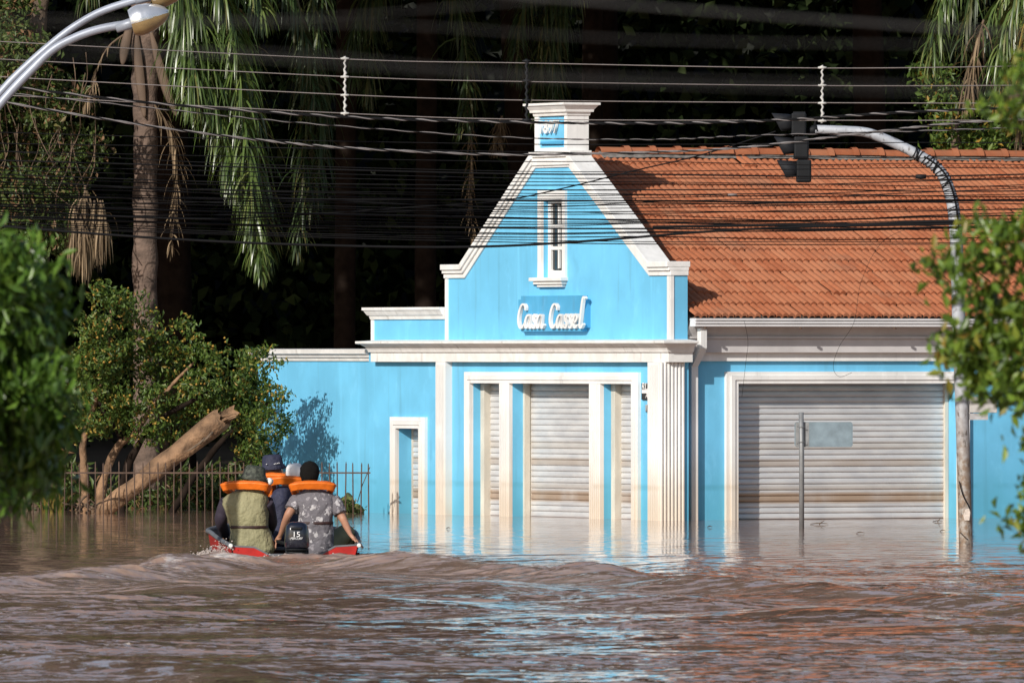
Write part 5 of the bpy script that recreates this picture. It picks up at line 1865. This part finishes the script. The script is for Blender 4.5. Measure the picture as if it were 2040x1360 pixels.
def add_hand(J, bones, wrist, key, d, side, curl, sc=1.0):
    """palm, four unequal bent fingers and a thumb leaving the side of the palm"""
    W = J[wrist][0]
    d = Vector(d).normalized()
    s = Vector(side).normalized()
    c = Vector(curl).normalized()
    J[key + 'palm'] = (W + d * .045 * sc, (.034 * sc, .018 * sc)); bones.append((wrist, key + 'palm'))
    J[key + 'kn'] = (W + d * .085 * sc, (.036 * sc, .015 * sc)); bones.append((key + 'palm', key + 'kn'))
    for q, (off, L) in enumerate(((-.030, .060), (-.010, .072), (.011, .068), (.031, .052))):
        a = W + d * .098 * sc + s * off * sc
        b = a + (d * .75 + c * .65) * L * .55 * sc
        e = b + (d * .05 + c * 1.0) * L * .5 * sc
        for nm, p, r_ in (('a', a, .0095), ('b', b, .009), ('c', e, .008)):
            J[f'{key}f{q}{nm}'] = (p, r_ * sc)
        bones += [(key + 'kn', f'{key}f{q}a'), (f'{key}f{q}a', f'{key}f{q}b'), (f'{key}f{q}b', f'{key}f{q}c')]
    a = W + d * .045 * sc - s * .042 * sc + c * .01
    b = a + (d * .6 - s * .35 + c * .5) * .04 * sc
    J[key + 't1'] = (a, .011 * sc); J[key + 't2'] = (b, .009 * sc)
    bones += [(key + 'palm', key + 't1'), (key + 't1', key + 't2')]


def vest_collar(root, cen, yaw, wd=.23, hgt=.085, thick=.027, tilt=.25, label=None):
    """horse-collar float: a flat pad bent round behind the neck, its ends running down the chest"""
    cen = Vector(cen)
    path = [(-.13, .20, -.22), (-.16, .12, -.10), (-wd * .96, .04, -.035), (-wd, -.06, -.012), (-wd * .9, -.095, .0), (-wd * .4, -.108, .012), (wd * .4, -.108, .012), (wd * .9, -.095, .0), (wd, -.06, -.012), (wd * .96, .04, -.035), (.16, .12, -.10), (.13, .20, -.22)]
    line = smooth_line([Vector(p) for p in path], 4)
    Rz = Matrix.Rotation(yaw, 3, 'Z')
    vs, fs = [], []
    n = len(line)
    prof = [(-1, -.8), (-.8, -1), (.8, -1), (1, -.8), (1, .8), (.8, 1), (-.8, 1), (-1, .8)]
    for i, p in enumerate(line):
        t_ = (line[min(i + 1, n - 1)] - line[max(i - 1, 0)]).normalized()
        out = Vector((t_.y, -t_.x, 0)).normalized()
        upv = (Vector((0, 0, 1)) - out * -tilt).normalized()
        nr = t_.cross(upv).normalized()
        for a, b in prof:
            puff = 1 + .10 * mnoise.noise(Vector((i * .7, a * 2, b * 2)))
            vs.append(cen + Rz @ (p + nr * a * thick * puff + upv * b * hgt * .5 * puff))
    m = len(prof)
    for i in range(n - 1):
        for k in range(m):
            k2 = (k + 1) % m
            fs.append((i * m + k, i * m + k2, (i + 1) * m + k2, (i + 1) * m + k))
    fs += [tuple(range(m)), tuple(range(n * m - 1, (n - 1) * m - 1, -1))]
    o = MB().add(vs, fs, False).build('life_vest', ORANGE, root, .008)
    seam = []
    for i in range(12, n - 12):
        seam.append((Vector(vs[i * m + 4]) + Vector(vs[i * m + 5])) / 2 if False else (Vector(vs[i * m + 5]) * .5 + Vector(vs[i * m + 6]) * .5))
    MB().tube(seam, .004, 4).build('seam', ORANGE_D, o)
    return o


def hat(root, name, cen, prof, mat, tilt=0., sx=1., wob=0.):
    """turned profile of (radius, z); wob waves the brim"""
    cen = Vector(cen)
    seg = 24
    vs, fs = [], []
    Rt = Matrix.Rotation(tilt, 3, 'Y')
    for (r_, z) in prof:
        for k in range(seg):
            a = 2 * math.pi * k / seg
            dz = wob * r_ * r_ * 20 * math.sin(2 * a + .6)
            vs.append(cen + Rt @ Vector((r_ * math.cos(a) * sx, r_ * math.sin(a), z + dz)))
    for i in range(len(prof) - 1):
        for k in range(seg):
            k2 = (k + 1) % seg
            fs.append((i * seg + k, i * seg + k2, (i + 1) * seg + k2, (i + 1) * seg + k))
    fs.append(tuple(range((len(prof) - 1) * seg, len(prof) * seg)))
    return MB().add(vs, fs, True).build(name, mat, root)


BUCKET = [(.150, -.055), (.155, -.052), (.118, .0), (.110, .045), (.098, .082), (.080, .094), (.03, .098), (.002, .098)]


def person(label, Y, pel, chest, neck, head, larm, rarm, lknee, rknee, torso, cloth, skin, cloth_name='shirt', face=None, hands=(None, None), sleeve=(.65, .65), sl_mat=None, pants=NAVY, face_dir=(0, 1, 0)):
    base = P(pel[0], pel[1], Y)
    root = thing('person', label, 'person')
    J, B = {}, []
    J['pelvis'] = (P(*pel, Y), (.13, .10))
    J['belly'] = ((P(*pel, Y) + P(*chest, Y)) / 2, (.115, .09))
    J['chest'] = (P(*chest, Y), (.13, .095))
    J['neck'] = (P(*neck, Y), .055)
    hv = P(*head, Y)
    fd = Vector(face_dir).normalized()
    J['jaw'] = (hv + Vector((0, 0, -.075)) + fd * .025, (.070, .075))
    J['skull'] = (hv + Vector((0, 0, .005)), (.080, .092))
    J['crown'] = (hv + Vector((0, 0, .075)) - fd * .01, (.066, .074))
    J['nose'] = (hv - Vector((0, 0, .03)) + fd * .112, .014)
    J['nosetip'] = (hv - Vector((0, 0, .045)) + fd * .126, .010)
    B += [('pelvis', 'belly'), ('belly', 'chest'), ('chest', 'neck'), ('neck', 'jaw'), ('jaw', 'skull'), ('skull', 'crown'), ('skull', 'nose'), ('nose', 'nosetip')]
    sd_ = fd.cross(Vector((0, 0, 1)))
    for q, e in enumerate((-1, 1)):
        J[f'ear{q}'] = (hv - Vector((0, 0, .03)) + sd_ * e * .086, .016)
        B.append(('skull', f'ear{q}'))
    arms = []
    for nm, arm_, hand in (('L', larm, hands[0]), ('R', rarm, hands[1])):
        ps = [P(a, b, Y + c) for a, b, c in arm_]
        J[nm + 'sh'] = (ps[0], .062); J[nm + 'el'] = (ps[1], .043); J[nm + 'fo'] = (ps[1] * .5 + ps[2] * .5, .038); J[nm + 'wr'] = (ps[2], (.028, .022))
        B += [('chest', nm + 'sh'), (nm + 'sh', nm + 'el'), (nm + 'el', nm + 'fo'), (nm + 'fo', nm + 'wr')]
        d = (ps[2] - ps[1]).normalized()
        h = hand or (d, Vector((1, 0, 0)), Vector((0, .3, -1)))
        add_hand(J, B, nm + 'wr', nm, *h)
        arms.append(ps)
    legs = []
    for nm, kn in (('l', lknee), ('r', rknee)):
        k_ = P(kn[0], kn[1], Y + kn[2])
        hp = J['pelvis'][0] + Vector((.10 if nm == 'r' else -.10, .08, -.02))
        J[nm + 'hip'] = (hp, .085); J[nm + 'knee'] = (k_, .058)
        J[nm + 'ank'] = (Vector((k_.x, k_.y + .04, max(-.12, k_.z - .40))), .040)
        J[nm + 'toe'] = (J[nm + 'ank'][0] + Vector((0, .14, -.03)), .032)
        B += [('pelvis', nm + 'hip'), (nm + 'hip', nm + 'knee'), (nm + 'knee', nm + 'ank'), (nm + 'ank', nm + 'toe')]
        legs.append((hp, k_, J[nm + 'ank'][0]))
    skin_body(root, J, B, skin)
    tm = MB().loft([cring(*q, Y) for q in torso], 40, 2.5, .022, 7)
    tm.build(cloth_name, cloth, root)
    for ps, f in zip(arms, sleeve):
        e = ps[0] + (ps[1] - ps[0]) * min(1, f) if f <= 1 else ps[1] + (ps[2] - ps[1]) * (f - 1)
        pts = [ps[0] + (ps[0] - ps[1]).normalized() * .02, ps[0] * .5 + (ps[0] + (e - ps[0]) * .5) * .5, e] if f <= 1 else [ps[0], ps[0] * .5 + ps[1] * .5, ps[1], e]
        mb = MB().tube(smooth_line(pts, 5), list(np.interp(np.linspace(0, 1, 5 * (len(pts) - 1) + 1), [0, .3, 1], [.075, .080, .073 if f <= 1 else .050])), 14)
        mb.v = [tuple(Vector(v) + Vector((1, 1, 1)) * .008 * mnoise.noise(Vector(v) * 14)) for v in mb.v]
        mb.build('sleeve', sl_mat or cloth, root)
    for hp, k_, an in legs:
        mb = MB().tube(smooth_line([hp, (hp + k_) / 2 + Vector((0, 0, .01)), k_ + (k_ - hp) * .05, k_ * .55 + an * .45], 5), list(np.interp(np.linspace(0, 1, 16), [0, .4, .75, 1], [.115, .105, .088, .080])), 14)
        mb.v = [tuple(Vector(v) + Vector((1, 1, 1)) * .009 * mnoise.noise(Vector(v) * 11)) for v in mb.v]
        mb.build('trousers', pants, root)
    return root


def strap(root, ring, mat=STRAP, extra=.012, hh=.014):
    cx_, cy_, cz_, rx, ry, _ = ring
    MB().loft([(cx_, cy_, cz_ - hh, rx + extra * .8, ry + extra * .8, 0), (cx_, cy_, cz_ - hh * .6, rx + extra, ry + extra, 0), (cx_, cy_, cz_ + hh * .6, rx + extra, ry + extra, 0), (cx_, cy_, cz_ + hh, rx + extra * .8, ry + extra * .8, 0)], 28, 2.5).build('waist_strap', mat, root)


# man in khaki, camouflage hat, sitting at the stern on the left
YA = 116.5
A = person('person in khaki vest and camouflage hat with orange life vest, sitting at left', YA, (500, 1090), (490, 1003), (502, 968), (513, 949),
           [(452, 998, 0), (440, 1036, .1), (450, 1068, .42)], [(530, 998, 0), (540, 1038, .18), (536, 1062, .45)], (478, 1074, .5), (520, 1074, .5),
           [(1104, 460, 545, .16), (1092, 456, 546, .17), (1076, 457, 545, .165), (1060, 460, 540, .155), (1050, 460, 534, .150), (1036, 455, 533, .155), (1018, 448, 534, .160), (1003, 442, 535, .155), (993, 445, 536, .14), (984, 454, 532, .12), (977, 466, 524, .09), (971, 476, 516, .06)],
           KHAKI, SKIN, 'vest', sleeve=(1.85, 1.85), sl_mat=PURPLE, face_dir=(.86, .42, -.10))
strap(A, cring(1049, 461, 533, .15, YA))
vest_collar(A, P(492, 968, YA - .04), R(-14), .225, .080, tilt=.5)
h = P(507, 946, YA)
hat(A, 'hat', h, BUCKET, CAMO, R(8), 1.0, .012)
c_ = P(513, 949, YA) + Vector((.112, .02, -.048))
mb = MB().loft([(c_.x, c_.y, c_.z - .045, .020, .05, 0), (c_.x + .012, c_.y, c_.z - .02, .034, .06, 0), (c_.x + .018, c_.y, c_.z + .01, .034, .058, 0), (c_.x + .008, c_.y, c_.z + .035, .020, .045, 0)], 14, 2.2)
mk = mb.build('face_mask', RUBBER, A)
MB().tube([c_ + Vector((.0, -.05, .02)), c_ + Vector((-.06, -.075, .02)), c_ + Vector((-.12, -.07, .01))], .003, 4).build('ear_loop', RUBBER, mk)

# man in the grey patterned shirt steering
YB = 116.3
Bp = person('dark haired person in grey floral shirt steering the outboard, orange life vest', YB, (628, 1094), (628, 1006), (618, 970), (617, 944),
            [(592, 997, 0), (574, 1024, -.08), (558, 1066, .12)], [(664, 997, 0), (685, 1036, -.05), (699, 1066, -.35)], (600, 1076, .5), (688, 1064, .42),
            [(1110, 598, 664, .13), (1096, 596, 665, .14), (1078, 595, 664, .14), (1058, 593, 664, .135), (1041, 594, 662, .13), (1024, 593, 663, .135), (1008, 589, 667, .14), (998, 584, 671, .135), (990, 585, 670, .12), (983, 592, 661, .10), (977, 602, 648, .075), (971, 608, 634, .06)],
            FLORAL, SKIN, 'shirt', hands=((Vector((-.35, .55, -.6)), Vector((0, 1, .2)), Vector((.1, -.6, -.8))), (Vector((.62, -.25, -.55)), Vector((.2, 1, 0)), Vector((.6, 0, -.8)))), sleeve=(.66, .66), pants=SHORTS)
strap(Bp, cring(1041, 594, 662, .13, YB))
vest_collar(Bp, P(622, 968, YB - .03), R(4), .205, .080, tilt=.5)
hb = P(617, 943, YB)
hairm = MB().loft([(hb.x, hb.y - .012 + .002 * i, hb.z + z, r_, r_ * 1.1, 0) for i, (z, r_) in enumerate(((-.088, .060), (-.07, .078), (-.045, .090), (-.01, .098), (.03, .099), (.060, .093), (.085, .081), (.105, .065), (.119, .045), (.128, .023), (.131, .005)))], 30, 2.05, .011, 28)
hairm.build('hair', HAIR, Bp)

# person in navy with a white cap, sitting ahead of them
YC_ = 117.5
Cp = person('person in navy jacket and white cap with orange life vest, sitting in the middle', YC_, (565, 1088), (566, 1002), (572, 966), (585, 942),
            [(543, 995, 0), (532, 1035, .05), (545, 1060, .3)], [(590, 995, 0), (600, 1030, .1), (592, 1055, .4)], (548, 1070, .45), (584, 1070, .45),
            [(1090, 530, 596, .14), (1060, 533, 594, .145), (1030, 534, 594, .145), (1005, 535, 594, .145), (990, 538, 592, .13), (978, 545, 588, .11), (968, 555, 582, .07)],
            NAVY, SKIN, 'jacket', sleeve=(1.9, 1.9), face_dir=(.3, .95, 0))
vest_collar(Cp, P(571, 958, YC_ - .03), R(-4), .155, .080, tilt=.5)
h = P(587, 938, YC_)
hat(Cp, 'cap', h, [(.104, -.055), (.108, -.05), (.107, .0), (.098, .04), (.078, .068), (.05, .080), (.002, .083)], WHITEC, R(-6), .86, .006)
v = []
for k in range(9):
    a = R(20 + k * 14)
    v += [h + Vector((.07 * math.cos(a), .09 * math.sin(a), -.03)), h + Vector((.10 * math.cos(a), .17 * math.sin(a), -.055))]
MB().add(v, [(2 * k, 2 * k + 1, 2 * k + 3, 2 * k + 2) for k in range(8)], True).build('peak', WHITEC, Cp)

# person in the navy bucket hat, farthest forward
YD = 118.5
Dp = person('person in navy bucket hat and orange life vest, farthest forward in the boat', YD, (542, 1082), (542, 1000), (544, 960), (545, 938),
            [(518, 992, 0), (508, 1030, .1), (520, 1055, .4)], [(566, 992, 0), (576, 1030, .1), (568, 1055, .4)], (525, 1066, .45), (560, 1066, .45),
            [(1085, 508, 574, .14), (1050, 510, 574, .145), (1020, 511, 573, .145), (995, 513, 571, .145), (980, 518, 566, .12), (968, 528, 556, .09), (958, 536, 550, .06)],
            NAVY, SKIN2, 'jacket', sleeve=(1.9, 1.9))
vest_collar(Dp, P(552, 952, YD - .03), R(-20), .14, .080, tilt=.5)
h = P(543, 923, YD)
hat(Dp, 'hat', h, [(.142, -.062), (.147, -.058), (.112, -.012), (.106, .045), (.094, .082), (.076, .092), (.03, .096), (.002, .096)], NAVY, R(-5), 1.0, .008)
for k in range(5):
    c_ = h + Vector((.005 + .016 * k if k else -.06, -.122, -.004 + .003 * k))
    MB().box(c_.x - .004, c_.x + .004, c_.y - .003, c_.y + .02, c_.z - .005, c_.z + .003).build('hat_mark', LET, Dp)
foot = MB()
mb = MB().loft([(P(535, 970, YD - .35).x, YD - .33, P(535, 1000, YD).z, .035, .05, 0), (P(536, 970, YD).x, YD - .33, P(536, 975, YD).z, .045, .05, 0), (P(538, 960, YD).x, YD - .30, P(538, 958, YD).z, .03, .04, 0)], 12, 3)
mb.build('life_vest_front', ORANGE, Dp)

# ------------------------------------------------------------------ things adrift by the wall
for k, (a, b, L, lab) in enumerate(((1632, 1044, .22, 'dark forked twig floating before the garage'), (1714, 1062, .10, 'dark leaf scrap floating before the middle of the garage'), (1868, 1039, .12, 'dark twig floating before the right end of the garage'),
                                    (1878, 1058, .06, 'small dark scrap floating left of the signal pole'), (2020, 1037, .08, 'dark scrap floating at the blue wall on the far right'), (1414, 1050, .06, 'small dark scrap floating by the downpipe'), (893, 1053, .05, 'small dark scrap floating before the left pilaster'),
                                    (850, 1089, .55, 'long dark stick afloat in front of the small door'))):
    y = Yw(b)
    p = Vector(((a - CX) * y / F, y, .004))
    mb = MB().tube(smooth_line([p + Vector((-L * .5, 0, 0)), p + Vector((0, .05, .012)), p + Vector((L * .5, -.03, .004))], 4), [.002, .004, .005, .006, .006, .005, .004, .003, .001], 5)
    if k in (0, 2): mb.tube([p, p + Vector((L * .2, .02, .03)), p + Vector((L * .3, 0, .045))], [.007, .005, .002], 4)
    tag(mb.build('floating_twig', BARK2), lab, 'twig', 'scraps floating by the house')

# spray thrown up beside the hull and behind the transom
SPRAY = N('spray_drops').set(Roughness=.3)
SPRAY.b.inputs['Base Color'].default_value = (.55, .48, .44, 1)
r = np.random.default_rng(91)
mb = MB()
for k in range(520):
    if k < 330:
        u = r.uniform(0, 1)
        p = P(452 - 70 * u + r.normal() * 7, 1100 + 6 * u - abs(r.normal()) * 12 * (1 - u), 115.4 - u * .6 + r.normal() * .15)
    else:
        p = P(r.uniform(520, 665), 1113 - abs(r.normal()) * 4, 114.9 + r.normal() * .25)
    q = r.uniform(.003, .010)
    mb.add([(p.x + q * a, p.y + q * b, p.z + q * d) for a, b, d in ((1, 0, 0), (-1, 0, 0), (0, 1, 0), (0, -1, 0), (0, 0, 1), (0, 0, -1))],
           [(0, 2, 4), (2, 1, 4), (1, 3, 4), (3, 0, 4), (2, 0, 5), (1, 2, 5), (3, 1, 5), (0, 3, 5)], True)
tag(mb.build('spray', SPRAY.m), 'fine muddy spray thrown up around the stern of the boat', 'spray', kind='stuff')
